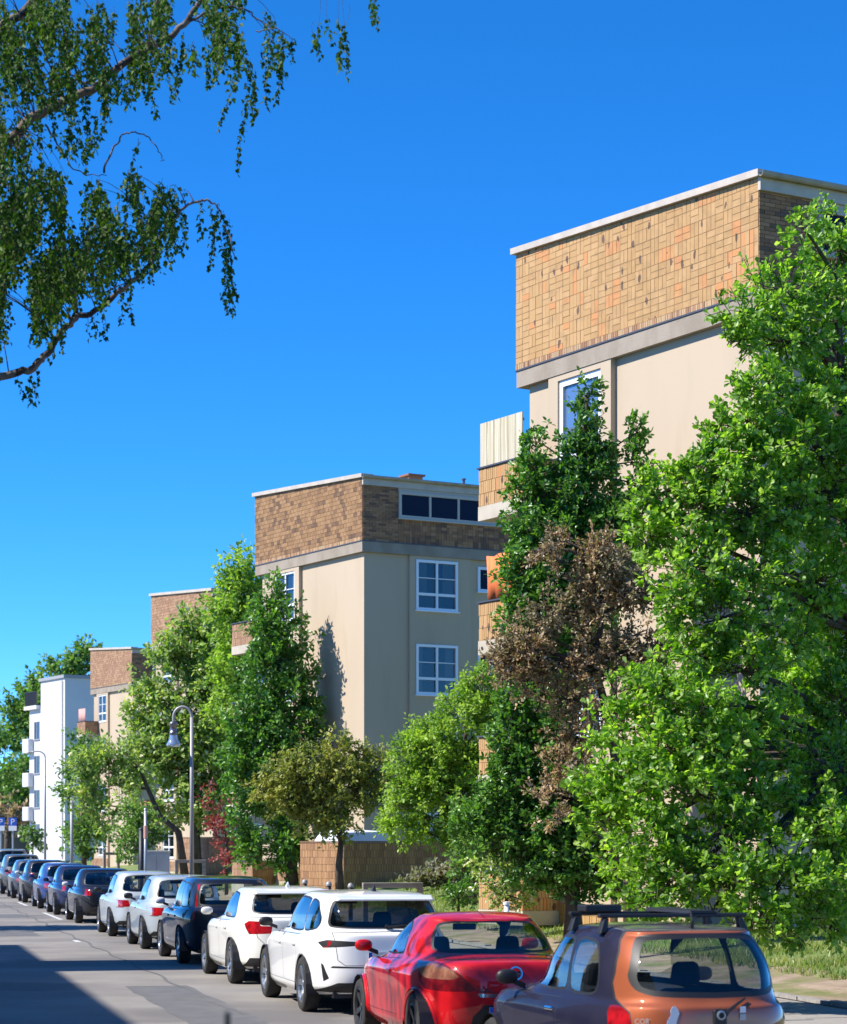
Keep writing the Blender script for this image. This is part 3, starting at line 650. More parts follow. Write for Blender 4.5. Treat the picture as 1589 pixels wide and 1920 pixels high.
# ------------------------------------------------------------------ trees
def unit(a): return a/np.maximum(np.linalg.norm(a, axis=1, keepdims=True), 1e-9)
LEAF = {   # half outlines (across, along), folded at the midrib
    'oak': [(0.0, 0.0), (0.20, 0.22), (0.16, 0.36), (0.34, 0.58), (0.25, 0.80), (0.0, 1.0)],
    'oval': [(0.0, 0.0), (0.27, 0.35), (0.22, 0.72), (0.0, 1.0)],
    'birch': [(0.0, 0.0), (0.38, 0.30), (0.16, 0.70), (0.0, 1.0)],
    'quad': [(0.0, 0.0), (0.36, 0.45), (0.0, 1.0)],
}
def leaves_mesh(name, P, D, Nn, size, shape, m):
    """one folded leaf per row: base P, axis D, normal Nn"""
    D = unit(D); A = unit(np.cross(D, Nn)); U = np.cross(A, D)
    h = LEAF[shape]; n = len(P); size = size.reshape(-1, 1)
    pts = []
    for (x, y) in h:
        pts.append((x, y))
    k = len(h)
    rows = []
    for (x, y) in h:                       # right half with midrib ends
        rows.append(P+D*size*y+A*size*x+U*size*(0.32*x-0.10*y*y))
    for (x, y) in h[1:-1]:
        rows.append(P+D*size*y-A*size*x+U*size*(0.32*x-0.10*y*y))
    V = np.stack(rows, 1).reshape(-1, 3); nv = len(rows)
    base = np.arange(n).reshape(-1, 1)*nv
    r = list(range(0, k)); l = [0]+list(range(k, nv))+[k-1]
    if k == 3:
        F = np.array([[0, 1, 2, 3]])[:, :]; F = np.array([[0, 1, 2, 3]]); F = (base+F).reshape(-1, 4); return npmesh(name, V, F, m, 4)
    fr = np.array(r); fl = np.array(l[::-1])
    F = np.concatenate([base+fr, base+fl], 1).reshape(-1, k)
    return npmesh(name, V, F, m, k)
def rand_unit(g, n):
    v = g.normal(size=(n, 3)); return unit(v)
def lobes_px(lst, ddepth=None):
    out = []
    for l in lst:
        px, py, rx, ry, Y = l[:5]; s = FPX/Y; c = at(px, py, Y)
        rd = l[5] if len(l) > 5 else (rx+ry)*0.5/s
        out.append((c.x, c.y, c.z, rx/s, rd, ry/s))
    return np.array(out)
def crown_leaves(g, lobes, per_m2, nleaf, clen, size, gap=0.0, gfreq=1.2, upb=0.6, spread=0.5, up_twig=0.35, shell=0.55):
    C = []; O = []
    for (x, y, z, a, b, c) in lobes:
        area = 4*math.pi*((a*b)**1.6/3+(a*c)**1.6/3+(b*c)**1.6/3)**(1/1.6)
        k = max(3, int(area*per_m2))
        d = rand_unit(g, k); rad = 1.0-shell*g.random(k)**1.6
        wob = 1+0.18*g.normal(size=k)
        r3 = np.array([a, b, c])
        C.append(np.array([x, y, z])+d*r3*(rad*np.clip(wob, .6, 1.35)).reshape(-1, 1)); O.append(unit(d/r3))
    C = np.concatenate(C); O = np.concatenate(O)
    if gap > -1:
        nz = np.array([noise.noise(Vector(p)*gfreq) for p in C]); keep = nz > gap-0.6*0; C = C[keep]; O = O[keep]
    n = len(C)
    T = unit(O+up_twig*np.array([0, 0, 1.0])+spread*rand_unit(g, n))
    ln = clen*g.uniform(0.6, 1.3, n)
    # leaves on each twig
    m = nleaf
    f = g.uniform(0.0, 1.0, (n, m)); rad = rand_unit(g, n*m).reshape(n, m, 3)
    base = C[:, None, :]+T[:, None, :]*(f*ln[:, None])[..., None]+rad*(0.22*ln)[:, None, None]*g.random((n, m))[..., None]
    D = T[:, None, :]*0.55+rad*0.9
    Nn = np.array([0, 0, upb])+0.45*O[:, None, :]+0.75*rand_unit(g, n*m).reshape(n, m, 3)
    sz = size*g.uniform(0.6, 1.25, (n, m))
    return C, T, ln, base.reshape(-1, 3), D.reshape(-1, 3), Nn.reshape(-1, 3), sz.ravel()
def bez(p, c, q, k): return [p*(1-t)**2+c*2*t*(1-t)+q*t*t for t in [i/k for i in range(k+1)]]
def twig_mesh(name, A, B, r0, m):
    A = np.asarray(A); B = np.asarray(B); d = unit(B-A); ref = np.where(np.abs(d[:, 2:3]) > 0.8, [[1.0, 0, 0]], [[0, 0, 1.0]])
    u = unit(np.cross(d, ref)); v = np.cross(d, u); vs = []
    for k in range(3):
        t = 2*math.pi*k/3; vs.append(A+(u*math.cos(t)+v*math.sin(t))*r0)
    for k in range(3):
        t = 2*math.pi*k/3; vs.append(B+(u*math.cos(t)+v*math.sin(t))*r0*0.45)
    V = np.stack(vs, 1).reshape(-1, 3); b = np.arange(len(A)).reshape(-1, 1)*6
    F = np.concatenate([b+np.array([k, (k+1) % 3, 3+(k+1) % 3, 3+k]) for k in range(3)], 1).reshape(-1, 4)
    return npmesh(name, V, F, m, 4)
def tree(name, label, cat, lobes, trunk, leafm, size, shape='oval', per_m2=14, nleaf=16, clen=0.35, gap=-0.25, gfreq=1.2, seed=1, barkm='bark', r0=0.14, limb_r=0.035, group=None, blossom=0, twr=0.008, lown=0, **kw):
    g = np.random.default_rng(seed)
    tp = [Vector(p) for p in trunk]
    root = empty(name, tp[0]); tag(root, label, cat, group)
    inv = Matrix.Translation(-tp[0]); off = np.array(tp[0])
    L = lobes_px(lobes) if not isinstance(lobes, np.ndarray) else lobes
    C, T, ln, P, D, Nn, sz = crown_leaves(g, L, per_m2, nleaf, clen, size, gap, gfreq, **kw)
    o = link('crown', leaves_mesh('crown', P-off, D, Nn, sz, shape, MT[leafm]), root)
    # trunk and limbs
    mb = MB(); n = len(tp)
    mb.tube([p-tp[0] for p in tp], [r0*(1-0.75*i/max(1, n-1))*(1.25 if i == 0 else 1) for i in range(n)], 9)
    top = tp[-1]
    limb_mid = []
    for i, l in enumerate(L):
        q = Vector(l[:3])
        best = min(range(lown, n), key=lambda k: (tp[k]-q).length+max(0, (tp[k].z-q.z))*1.2)
        p = tp[best]; c = p*0.5+q*0.5+Vector((0, 0, 0.15*(q-p).length))+Vector(g.normal(0, 0.12, 3)*min(1.0, (q-p).length*.3))
        rl = min(r0*0.5, limb_r*(0.6+0.25*(q-p).length))
        pts = bez(p, c, q, 7); mb.tube([x-tp[0] for x in pts], [rl*(1-0.72*k/7) for k in range(8)], 5)
    mb.build('trunk', MT[barkm], root, smooth=True)
    # twigs: one for each spray, and a thin branch from the middle of its lobe
    cen = L[:, :3]; idx = np.argmin(((C[:, None, :]-cen[None])/L[None, :, 3:]).__pow__(2).sum(2), axis=1)
    A1 = C-T*(ln*0.4)[:, None]; B1_ = C+T*ln[:, None]
    sel = g.random(len(C)) < 0.30
    A2 = cen[idx][sel]+(C-cen[idx])[sel]*0.1; B2_ = A1[sel]
    A = np.concatenate([A1, A2]); Bq = np.concatenate([B1_, B2_])
    link('twigs', twig_mesh('twigs', A-off, Bq-off, twr, MT['twig']), root)['kind'] = 'stuff'
    if blossom:
        k = g.choice(len(P), blossom, replace=False)
        link('blossoms', leaves_mesh('blossoms', P[k]-off+Nn[k]*0.03, D[k], Nn[k], sz[k]*1.0, 'quad', MT['blossom']), root)
    return root
def gpt(px, Y, dz=0.0):
    x = (px-CX)/FPX*Y; return Vector((x, Y, gzxy(x, Y)-0.05+dz))
def tpath(px0, Y0, pts):
    return [gpt(px0, Y0)]+[at(*p) for p in pts]

# T1: the big oak on the right, in front of the first block
oakL = [(1570, 470, 60, 80, 29.5), (1503, 425, 22, 32, 28.5), (1475, 545, 62, 42, 28.5), (1395, 585, 45, 34, 28.0), (1375, 640, 32, 26, 28), (1545, 600, 80, 80, 29),
 (1470, 640, 70, 50, 28.3), (1580, 740, 90, 90, 29.5), (1500, 740, 80, 60, 28.3), (1425, 730, 36, 40, 27.8), (1400, 790, 50, 42, 27.8), (1360, 830, 36, 44, 27.6), (1540, 850, 95, 75, 28.4),
 (1440, 850, 75, 55, 27.8), (1350, 905, 70, 45, 27.4), (1290, 895, 44, 30, 27.4), (1240, 925, 50, 36, 27.3), (1215, 985, 44, 44, 27.3), (1300, 980, 66, 52, 27.2), (1400, 960, 80, 62, 27.4), (1500, 960, 90, 70, 28),
 (1580, 980, 70, 90, 28.8), (1240, 1050, 46, 46, 27.3), (1310, 1070, 70, 60, 27.0), (1410, 1070, 84, 70, 27.3), (1530, 1090, 90, 70, 28.4), (1280, 1140, 50, 44, 27.2), (1350, 1160, 74, 56, 26.9), (1450, 1180, 80, 60, 27.8),
 (1560, 1200, 80, 80, 29.2), (1310, 1230, 52, 36, 27.0), (1390, 1260, 80, 56, 26.9), (1500, 1290, 80, 80, 29.5), (1580, 1330, 60, 70, 28.0), (1210, 1300, 64, 44, 26.9), (1300, 1320, 80, 56, 26.6), (1400, 1350, 70, 60, 27.2),
 (1160, 1370, 62, 46, 26.9), (1250, 1400, 84, 56, 26.5), (1350, 1420, 84, 56, 26.6), (1480, 1410, 70, 70, 28.8), (1125, 1440, 50, 44, 26.9), (1200, 1470, 78, 52, 26.5), (1310, 1490, 88, 52, 26.2), (1420, 1490, 78, 58, 26.8), (1550, 1450, 70, 60, 27.2),
 (1140, 1530, 56, 48, 26.8), (1230, 1560, 84, 50, 26.2), (1340, 1570, 84, 54, 26.0), (1450, 1580, 84, 54, 26.2), (1550, 1560, 66, 58, 26.6), (1180, 1625, 52, 46, 26.6), (1270, 1645, 76, 46, 26.0), (1380, 1655, 80, 46, 25.8), (1490, 1665, 80, 46, 26.0), (1570, 1640, 50, 46, 26.5),
 (1230, 1695, 46, 26, 26.4), (1330, 1715, 60, 28, 25.9), (1420, 1730, 60, 26, 25.7), (1510, 1720, 50, 26, 26.0),
 (1545, 1712, 46, 34, 26.8), (1600, 1690, 50, 44, 27.2), (1650, 1725, 60, 36, 27.4), (1600, 1590, 60, 60, 27.0), (1470, 1752, 40, 16, 25.9), (1560, 1742, 40, 20, 26.3), (1505, 1752, 40, 14, 26.0), (1610, 1745, 40, 22, 26.8), (1690, 520, 90, 120, 30), (1700, 760, 110, 140, 30), (1700, 1020, 110, 140, 29.5), (1700, 1280, 110, 140, 29.5), (1690, 1520, 100, 120, 28.5), (1660, 1660, 70, 50, 28)]
tb = gpt(1665, 29.3)
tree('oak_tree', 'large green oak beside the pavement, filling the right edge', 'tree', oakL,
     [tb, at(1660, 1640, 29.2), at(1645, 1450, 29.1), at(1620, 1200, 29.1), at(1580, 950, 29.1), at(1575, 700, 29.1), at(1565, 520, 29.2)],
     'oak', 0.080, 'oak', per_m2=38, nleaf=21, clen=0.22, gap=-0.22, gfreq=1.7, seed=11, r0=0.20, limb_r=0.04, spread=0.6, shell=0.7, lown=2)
# T2: column oak before the first block
Yc = 43.0
colL = [(1003, 800, 13, 26), (1000, 850, 30, 40), (985, 910, 34, 46), (1030, 900, 34, 50), (1103, 715, 10, 26), (1100, 765, 22, 40), (1088, 830, 38, 46), (1125, 850, 36, 56), (1075, 905, 44, 50),
 (1194, 785, 7, 30), (1192, 840, 18, 34), (1205, 885, 22, 36), (1145, 940, 46, 50), (1010, 980, 50, 56), (1080, 990, 50, 52), (1160, 1010, 50, 56), (985, 1060, 34, 60), (1040, 1080, 50, 60), (1110, 1090, 54, 60),
 (975, 1140, 26, 50), (1020, 1160, 44, 52), (1090, 1190, 56, 60), (985, 1300, 40, 40), (1040, 1290, 50, 56), (965, 1380, 38, 46), (1020, 1390, 52, 56), (955, 1440, 30, 40), (990, 1470, 52, 46), (925, 1500, 46, 34), (1050, 1490, 56, 60),
 (890, 1530, 40, 30), (960, 1555, 60, 42), (1030, 1570, 56, 50), (1100, 1580, 52, 60), (1000, 1620, 52, 34), (1070, 1640, 50, 36), (1130, 1640, 36, 36)]
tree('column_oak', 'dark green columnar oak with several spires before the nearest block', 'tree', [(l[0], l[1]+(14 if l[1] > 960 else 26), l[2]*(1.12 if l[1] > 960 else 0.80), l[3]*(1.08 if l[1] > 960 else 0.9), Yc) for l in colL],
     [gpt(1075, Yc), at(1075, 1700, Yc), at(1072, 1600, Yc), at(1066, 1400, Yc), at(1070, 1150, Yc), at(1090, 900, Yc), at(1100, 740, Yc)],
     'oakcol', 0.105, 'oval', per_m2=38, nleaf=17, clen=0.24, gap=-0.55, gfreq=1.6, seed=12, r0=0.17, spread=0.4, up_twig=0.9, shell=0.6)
# T3: withered brown tree between them
Yb = 38.0
brL = [(1050, 1012, 50, 12), (1110, 1030, 66, 20), (1060, 1055, 50, 16), (1140, 1065, 64, 28), (1175, 1110, 52, 36), (1110, 1115, 60, 28), (1060, 1150, 56, 30), (1150, 1165, 70, 40), (1010, 1190, 56, 28), (1215, 1180, 36, 44), (1090, 1205, 76, 34),
 (955, 1225, 42, 30), (1180, 1230, 60, 36), (1020, 1240, 60, 28), (940, 1265, 26, 24), (985, 1275, 44, 22), (1110, 1260, 66, 30), (1060, 1310, 44, 26), (1120, 1320, 52, 40), (1090, 1385, 48, 34), (1060, 1440, 46, 30), (1105, 1455, 40, 30), (1040, 1490, 36, 26), (1075, 1530, 40, 24), (1500, 1230, 60, 50), (1230, 1260, 40, 36)]
tree('withered_tree', 'brown withered tree with dry leaves between the two oaks', 'tree', [l+(Yb,) for l in brL+[(930, 1245, 22, 18), (1015, 1030, 26, 10), (1210, 1130, 36, 30), (1240, 1210, 30, 30), (1010, 1225, 40, 24), (1130, 1140, 60, 30)]],
     [gpt(1185, Yb), at(1180, 1650, Yb), at(1165, 1480, Yb), at(1140, 1340, Yb), at(1115, 1250, Yb), at(1130, 1150, Yb), at(1130, 1060, Yb)],
     'brownleaf', 0.072, 'oval', per_m2=30, nleaf=22, clen=0.30, gap=-0.12, gfreq=1.8, seed=13, r0=0.12, limb_r=0.045, spread=0.7, twr=0.010, shell=0.8)
# T4: light feathery tree before the second block
Y4 = 62.0
l4 = [(905, 1310, 34, 36), (870, 1350, 40, 32), (915, 1370, 36, 36), (820, 1395, 46, 30), (885, 1415, 52, 36), (775, 1425, 34, 28), (835, 1450, 54, 36), (905, 1465, 44, 40), (775, 1480, 38, 34), (850, 1505, 56, 36), (760, 1530, 36, 32), (810, 1545, 50, 36), (880, 1560, 50, 36), (750, 1560, 30, 20)]
tree('feathery_tree', 'light green feathery tree in front of the second block end wall', 'tree', [(l[0], l[1]-12, l[2], l[3], Y4) for l in l4],
     [gpt(868, Y4), at(866, 1600, Y4), at(862, 1500, Y4), at(870, 1400, Y4), at(885, 1310, Y4)], 'lightleaf', 0.12, 'oval', per_m2=38, nleaf=17, clen=0.40, gap=-0.35, seed=14, r0=0.12, upb=0.5, up_twig=-0.1)
# T5: small golden tree with a bare stem
Y5 = 67.0
l5 = [(630, 1400, 20, 16), (585, 1428, 50, 22), (650, 1430, 50, 26), (705, 1440, 36, 24), (530, 1455, 44, 24), (590, 1465, 56, 28), (660, 1475, 56, 30), (500, 1480, 30, 20), (545, 1495, 46, 22), (615, 1510, 52, 28), (690, 1490, 36, 28), (580, 1540, 34, 22), (640, 1545, 36, 22)]
tree('ornamental_tree', 'small olive-gold tree with bare dark stem before the garden wall', 'tree', [l+(Y5,) for l in l5],
     [gpt(638, Y5), at(636, 1620, Y5), at(640, 1575, Y5), at(625, 1530, Y5), at(610, 1480, Y5)], 'goldleaf', 0.12, 'oval', per_m2=26, nleaf=15, clen=0.36, gap=-0.25, seed=15, r0=0.13, up_twig=0.2)
# T6: column oak before the second block
Y6 = 78.5
l6 = [(510, 1112, 9, 22), (506, 1150, 20, 28), (535, 1165, 16, 30), (500, 1195, 28, 34), (545, 1215, 28, 40), (485, 1245, 26, 36), (520, 1255, 36, 40), (558, 1275, 28, 44), (490, 1310, 36, 44), (535, 1325, 40, 44), (568, 1345, 24, 40), (475, 1370, 36, 40), (520, 1385, 44, 40), (560, 1400, 34, 34), (455, 1420, 36, 34), (500, 1440, 44, 40), (545, 1450, 40, 40), (470, 1480, 40, 36), (520, 1500, 44, 40), (560, 1520, 36, 40), (480, 1545, 40, 34), (530, 1565, 44, 36), (500, 1600, 40, 26), (550, 1605, 36, 26), (470, 1590, 26, 22)]
tree('column_oak', 'dark green columnar oak before the second block, its shadow on the wall', 'tree', [l+(Y6,) for l in l6],
     [gpt(548, Y6), at(547, 1600, Y6), at(540, 1450, Y6), at(525, 1300, Y6), at(512, 1140, Y6)], 'oakcol', 0.17, 'oval', per_m2=18, nleaf=16, clen=0.5, gap=-0.22, seed=16, r0=0.2, up_twig=0.8)
# T7: pale leafy tree before the third block
Y7 = 100.0
l7 = [(352, 1172, 20, 16), (395, 1185, 30, 26), (345, 1205, 34, 22), (320, 1235, 34, 22), (375, 1230, 40, 30), (415, 1240, 30, 36), (300, 1275, 32, 26), (345, 1275, 40, 28), (395, 1290, 40, 34), (275, 1320, 28, 26), (320, 1325, 40, 28), (370, 1335, 40, 30), (415, 1345, 34, 36), (265, 1375, 26, 30), (305, 1385, 40, 34), (355, 1395, 40, 34), (405, 1410, 36, 36), (285, 1440, 34, 34), (335, 1450, 40, 34), (385, 1465, 40, 34), (425, 1460, 26, 30), (270, 1480, 26, 26), (320, 1505, 40, 26), (380, 1515, 36, 24)]
tree('leafy_tree', 'pale green full-crowned tree before the third block, behind the street lamp', 'tree', [l+(Y7,) for l in l7],
     [gpt(368, Y7), at(366, 1550, Y7), at(360, 1450, Y7), at(352, 1320, Y7), at(360, 1210, Y7)], 'limeleaf', 0.22, 'oval', per_m2=13, nleaf=16, clen=0.7, gap=-0.22, gfreq=0.8, seed=17, r0=0.25, blossom=1400, up_twig=0.1)
tree('lime_tree', 'yellow-green tree rising between the second and third blocks', 'tree', [l+(97.0,) for l in [(453, 1050, 18, 18), (440, 1085, 22, 24), (470, 1095, 26, 34), (425, 1130, 28, 28), (460, 1150, 34, 34), (425, 1190, 34, 36), (460, 1215, 34, 36), (440, 1265, 36, 36), (430, 1320, 34, 36), (460, 1350, 26, 36)]],
     [gpt(450, 97), at(450, 1500, 97), at(447, 1350, 97), at(445, 1200, 97), at(452, 1090, 97)], 'lightleaf', 0.2, 'oval', per_m2=12, nleaf=16, clen=0.6, gap=-0.25, gfreq=0.8, seed=18, r0=0.2)
# T8: leaning tree and the shrubs before the fourth block
Y8 = 92.0
tree('leaning_tree', 'small olive-green tree with a long leaning trunk behind the cabinet', 'tree', [l+(Y8,) for l in [(185, 1412, 26, 16), (225, 1420, 32, 18), (165, 1440, 26, 20), (205, 1450, 36, 22), (250, 1440, 26, 22), (180, 1480, 28, 24), (225, 1490, 32, 24), (160, 1510, 22, 22), (190, 1530, 26, 22), (262, 1400, 20, 14)]],
     [gpt(352, Y8), at(335, 1560, Y8), at(300, 1530, Y8), at(278, 1480, Y8), at(262, 1440, Y8), at(235, 1410, Y8)], 'limeleaf', 0.17, 'oval', per_m2=13, nleaf=15, clen=0.5, gap=-0.22, gfreq=0.9, seed=19, r0=0.16, blossom=150)
tree('young_tree', 'bright green bushy tree beside the white house corner', 'tree', [l+(118.0,) for l in [(150, 1390, 14, 12), (165, 1405, 18, 18), (150, 1440, 22, 20), (140, 1480, 24, 24), (165, 1510, 26, 30), (145, 1540, 26, 26), (175, 1565, 28, 24), (150, 1585, 22, 16)]],
     [gpt(158, 118), at(158, 1560, 118), at(155, 1480, 118), at(155, 1410, 118)], 'farleaf', 0.22, 'oval', per_m2=10, nleaf=15, clen=0.6, gap=-0.25, gfreq=0.7, seed=20, r0=0.14)
tree('green_shrub', 'dense green shrub behind the thin pole and cabinet', 'shrub', [l+(88.0,) for l in [(250, 1520, 24, 20), (275, 1545, 28, 24), (245, 1560, 26, 26), (285, 1580, 22, 20), (255, 1595, 28, 18), (232, 1585, 14, 20)]],
     [gpt(262, 88), at(262, 1590, 88), at(262, 1545, 88)], 'farleaf', 0.15, 'oval', per_m2=11, nleaf=15, clen=0.4, gap=-0.3, seed=21, r0=0.06)
tree('red_shrub', 'dark red-leaved shrub left of the second column oak', 'shrub', [l+(84.0,) for l in [(405, 1495, 20, 16), (425, 1520, 24, 22), (408, 1545, 18, 18), (432, 1560, 22, 22), (425, 1595, 20, 20), (440, 1615, 14, 12)]],
     [gpt(425, 84), at(425, 1590, 84), at(420, 1530, 84)], 'redleaf', 0.13, 'oval', per_m2=12, nleaf=14, clen=0.4, gap=-0.3, seed=22, r0=0.06)
tree('rose_shrub', 'pale green flowering shrub on the lawn behind the red coupe', 'shrub', [l+(46.0,) for l in [(935, 1605, 36, 30), (965, 1640, 34, 28), (930, 1655, 30, 24), (955, 1680, 34, 22), (980, 1690, 16, 16)]],
     [gpt(950, 46), at(950, 1680, 46), at(950, 1630, 46)], 'limeleaf', 0.09, 'oval', per_m2=26, nleaf=14, clen=0.26, gap=-0.3, seed=23, r0=0.05, blossom=260)
tree('low_bush', 'low dark green bush on the lawn right of the timber frame', 'shrub', [l+(52.0,) for l in [(840, 1678, 30, 12), (870, 1672, 30, 14), (895, 1680, 26, 12), (815, 1682, 20, 8)]],
     [gpt(860, 52), at(860, 1685, 52), at(860, 1675, 52)], 'oakcol', 0.09, 'oval', per_m2=26, nleaf=14, clen=0.2, gap=-0.3, seed=24, r0=0.04)
tree('lavender_bush', 'grey-green lavender clump along the foot of the garden wall', 'shrub', [l+(64.0,) for l in [(800, 1655, 30, 10), (835, 1648, 36, 16), (875, 1645, 30, 16), (770, 1660, 20, 7)]],
     [gpt(835, 64), at(835, 1665, 64), at(835, 1655, 64)], 'lavender', 0.14, 'oval', per_m2=30, nleaf=14, clen=0.3, gap=-0.4, seed=25, r0=0.03, up_twig=2.0, spread=0.3)
tree('tall_shrub', 'mid green shrub between the feathery tree and the column oak', 'shrub', [l+(57.0,) for l in [(900, 1580, 26, 26), (880, 1600, 30, 22), (905, 1620, 26, 20), (870, 1625, 24, 14)]],
     [gpt(890, 57), at(890, 1620, 57), at(890, 1590, 57)], 'farleaf', 0.12, 'oval', per_m2=18, nleaf=14, clen=0.3, gap=-0.3, seed=26, r0=0.05)
# far trees behind the white house
for i, (lst, lab, px, Yf) in enumerate([
    ([(150, 1240, 30, 22), (168, 1226, 14, 12), (120, 1262, 34, 24), (160, 1280, 34, 34), (120, 1310, 34, 34)], 'dark green tree rising behind the white house roof', 140, 230),
    ([(85, 1288, 28, 24), (55, 1315, 32, 26), (80, 1340, 34, 34), (40, 1350, 28, 26), (60, 1390, 34, 40), (50, 1450, 34, 40), (60, 1510, 34, 36)], 'broad dark tree left of the white house', 58, 235),
    ([(20, 1380, 20, 24), (10, 1410, 24, 30), (22, 1450, 24, 34), (5, 1490, 26, 36), (25, 1510, 20, 28), (-25, 1430, 34, 50)], 'leafy tree at the far left edge beyond the parking signs', 8, 245),
    ([(20, 1540, 22, 14), (5, 1520, 18, 12), (35, 1525, 14, 12)], 'rust-brown low tree above the parking signs', 15, 215)]):
    tree('far_tree', lab, 'tree', [l+(float(Yf),) for l in lst], [gpt(px, Yf), at(px, 1520, Yf), at(px, 1420 if i < 3 else 1530, Yf)],
         'farleaf' if i < 3 else 'brownleaf', 0.5, 'quad', per_m2=2.0, nleaf=16, clen=1.3, gap=-0.3, gfreq=0.3, seed=30+i, r0=0.35, twr=0.03, group='trees beyond the white house')
tree('front_garden_bush', 'small bush with white flowers before the white house', 'shrub', [l+(165.0,) for l in [(62, 1562, 12, 12), (52, 1575, 12, 10), (70, 1578, 12, 10)]],
     [gpt(62, 165), at(62, 1585, 165), at(62, 1565, 165)], 'farleaf', 0.28, 'quad', per_m2=6, nleaf=14, clen=0.5, gap=-0.4, seed=40, r0=0.08, blossom=120)
# poplar across the street, out of frame: its shadow lies across the roadway
pp = SLp(-5.2, 57.4, 0.1)
PL = np.array([(pp.x+random.uniform(-.3, .3), pp.y+random.uniform(-.3, .3), 2.5+i*1.05, 1.2+0.35*math.sin(i*1.3), 1.2+0.35*math.sin(i*1.3), 1.0) for i in range(9)])
tree('poplar_tree', 'tall poplar across the street that shades the roadway', 'tree', PL, [pp, pp+Vector((0, 0, 4)), pp+Vector((0, 0, 9)), pp+Vector((0, 0, 11))], 'farleaf', 0.24, 'quad', per_m2=6, nleaf=14, clen=0.6, gap=-0.6, seed=41, r0=0.22)

# ------------------------------------------------------------------ the birch whose boughs hang in at the top left
g = np.random.default_rng(5)
bx = SLp(-4.4, 21.5, 0.1); broot = empty('birch_tree', bx); tag(broot, 'birch with hanging leafy boughs reaching in at the top left', 'tree')
Yb = 20.0
mb = MB()
mb.tube([(0, 0, 0), (0.1, 0.05, 3), (0.0, 0.2, 6), (0.2, 0.2, 9), (0.1, 0.1, 13)], [0.26, 0.22, 0.18, 0.14, 0.05], 12)
mb.build('trunk', MT['birch'], broot, smooth=True)
def ppath(pts, Y0, dY=0.0): return [at(p[0], p[1], Y0+dY*i) for i, p in enumerate(pts)]
def smooth_path(P, k=6):
    P = [P[0]]+P+[P[-1]]; out = []
    for i in range(1, len(P)-2):
        for j in range(k):
            t = j/k; a, b, c, d = P[i-1], P[i], P[i+1], P[i+2]
            out.append(0.5*((2*b)+(c-a)*t+(2*a-5*b+4*c-d)*t*t+(3*b-a-3*c+d)*t**3))
    out.append(P[-2]); return out
bough = MB()
def limb(pts, r0, r1, Y0=Yb, start=None):
    P = ppath(pts, Y0)
    if start is not None: P = [start]+P
    Q = smooth_path(P); n = len(Q)
    Q = [q+Vector(g.normal(0, 0.008, 3)) for q in Q]
    bough.tube([q-bx for q in Q], [r0+(r1-r0)*(i/(n-1))**0.8 for i in range(n)], 8)
    return Q
k1 = limb([(-500, 560), (-200, 375), (0, 272), (60, 222), (110, 195), (180, 160), (240, 112), (300, 82), (345, 45), (400, -30), (430, -110)], 0.066, 0.018, start=bx+Vector((0, 0.1, 4.6)))
k2 = limb([(-450, 800), (-150, 745), (0, 708), (60, 690), (95, 655), (130, 607), (175, 585), (215, 555), (262, 515), (285, 490), (300, 450), (325, 412), (352, 385), (385, 376), (410, 392), (425, 430), (440, 480)], 0.045, 0.004, start=bx+Vector((0, 0.1, 3.6)))
k3 = limb([(-400, 300), (-150, 120), (20, 40), (90, -30), (150, -120)], 0.07, 0.03, Y0=20.6, start=bx+Vector((0, 0.1, 6.6)))
limb([(262, 112), (282, 60), (290, 20), (300, -30)], 0.02, 0.006); limb([(180, 160), (150, 150), (120, 130), (80, 145)], 0.012, 0.004)
limb([(85, 235), (120, 290), (145, 320), (200, 330)], 0.010, 0.003); limb([(195, 320), (220, 270), (240, 250), (275, 255), (300, 285), (305, 300)], 0.010, 0.003)
limb([(262, 515), (215, 540), (160, 560)], .008, .003); limb([(135, 600), (140, 560), (120, 510), (70, 470)], 0.014, 0.004)
limb([(480, 60), (520, 55), (550, 75)], 0.006, 0.003); limb([(345, 45), (400, 20), (450, 15), (490, 40), (530, 70)], 0.014, 0.004)
# hanging strings of leaves
strings = []
def inpoly(x, y, poly):
    c = False; j = len(poly)-1
    for i in range(len(poly)):
        if (poly[i][1] > y) != (poly[j][1] > y) and x < (poly[j][0]-poly[i][0])*(y-poly[i][1])/(poly[j][1]-poly[i][1])+poly[i][0]: c = not c
        j = i
    return c
RA = [(-40, -60), (460, -60), (515, 20), (545, 60), (500, 75), (440, 95), (330, 95), (260, 130), (190, 165), (120, 175), (60, 140), (-40, 230)]
RB = [(-40, 300), (60, 320), (110, 270), (200, 300), (240, 250), (290, 265), (310, 340), (345, 370), (305, 420), (290, 450), (240, 470), (180, 500), (120, 520), (60, 580), (-40, 620)]
def fill(poly, n, l0, l1):
    xs = [p[0] for p in poly]; ys = [p[1] for p in poly]; k = 0
    while k < n:
        x, y = g.uniform(min(xs), max(xs)), g.uniform(min(ys), max(ys))
        if inpoly(x, y, poly) and noise.noise(Vector((x*0.016, y*0.012, 4.0))) > -0.12: strings.append((x, y, g.uniform(l0, l1), Yb+g.uniform(-1.3, 1.3), 1.0)); k += 1
fill(RA, 520, 20, 80); fill(RB, 540, 22, 95)
fill([(-60, -60), (150, -60), (120, 120), (60, 260), (-60, 330)], 150, 25, 90); fill([(-60, 215), (90, 215), (190, 200), (220, 300), (120, 330), (-60, 320)], 75, 25, 70); fill([(-60, 330), (130, 380), (170, 500), (60, 600), (-60, 640)], 170, 25, 90)
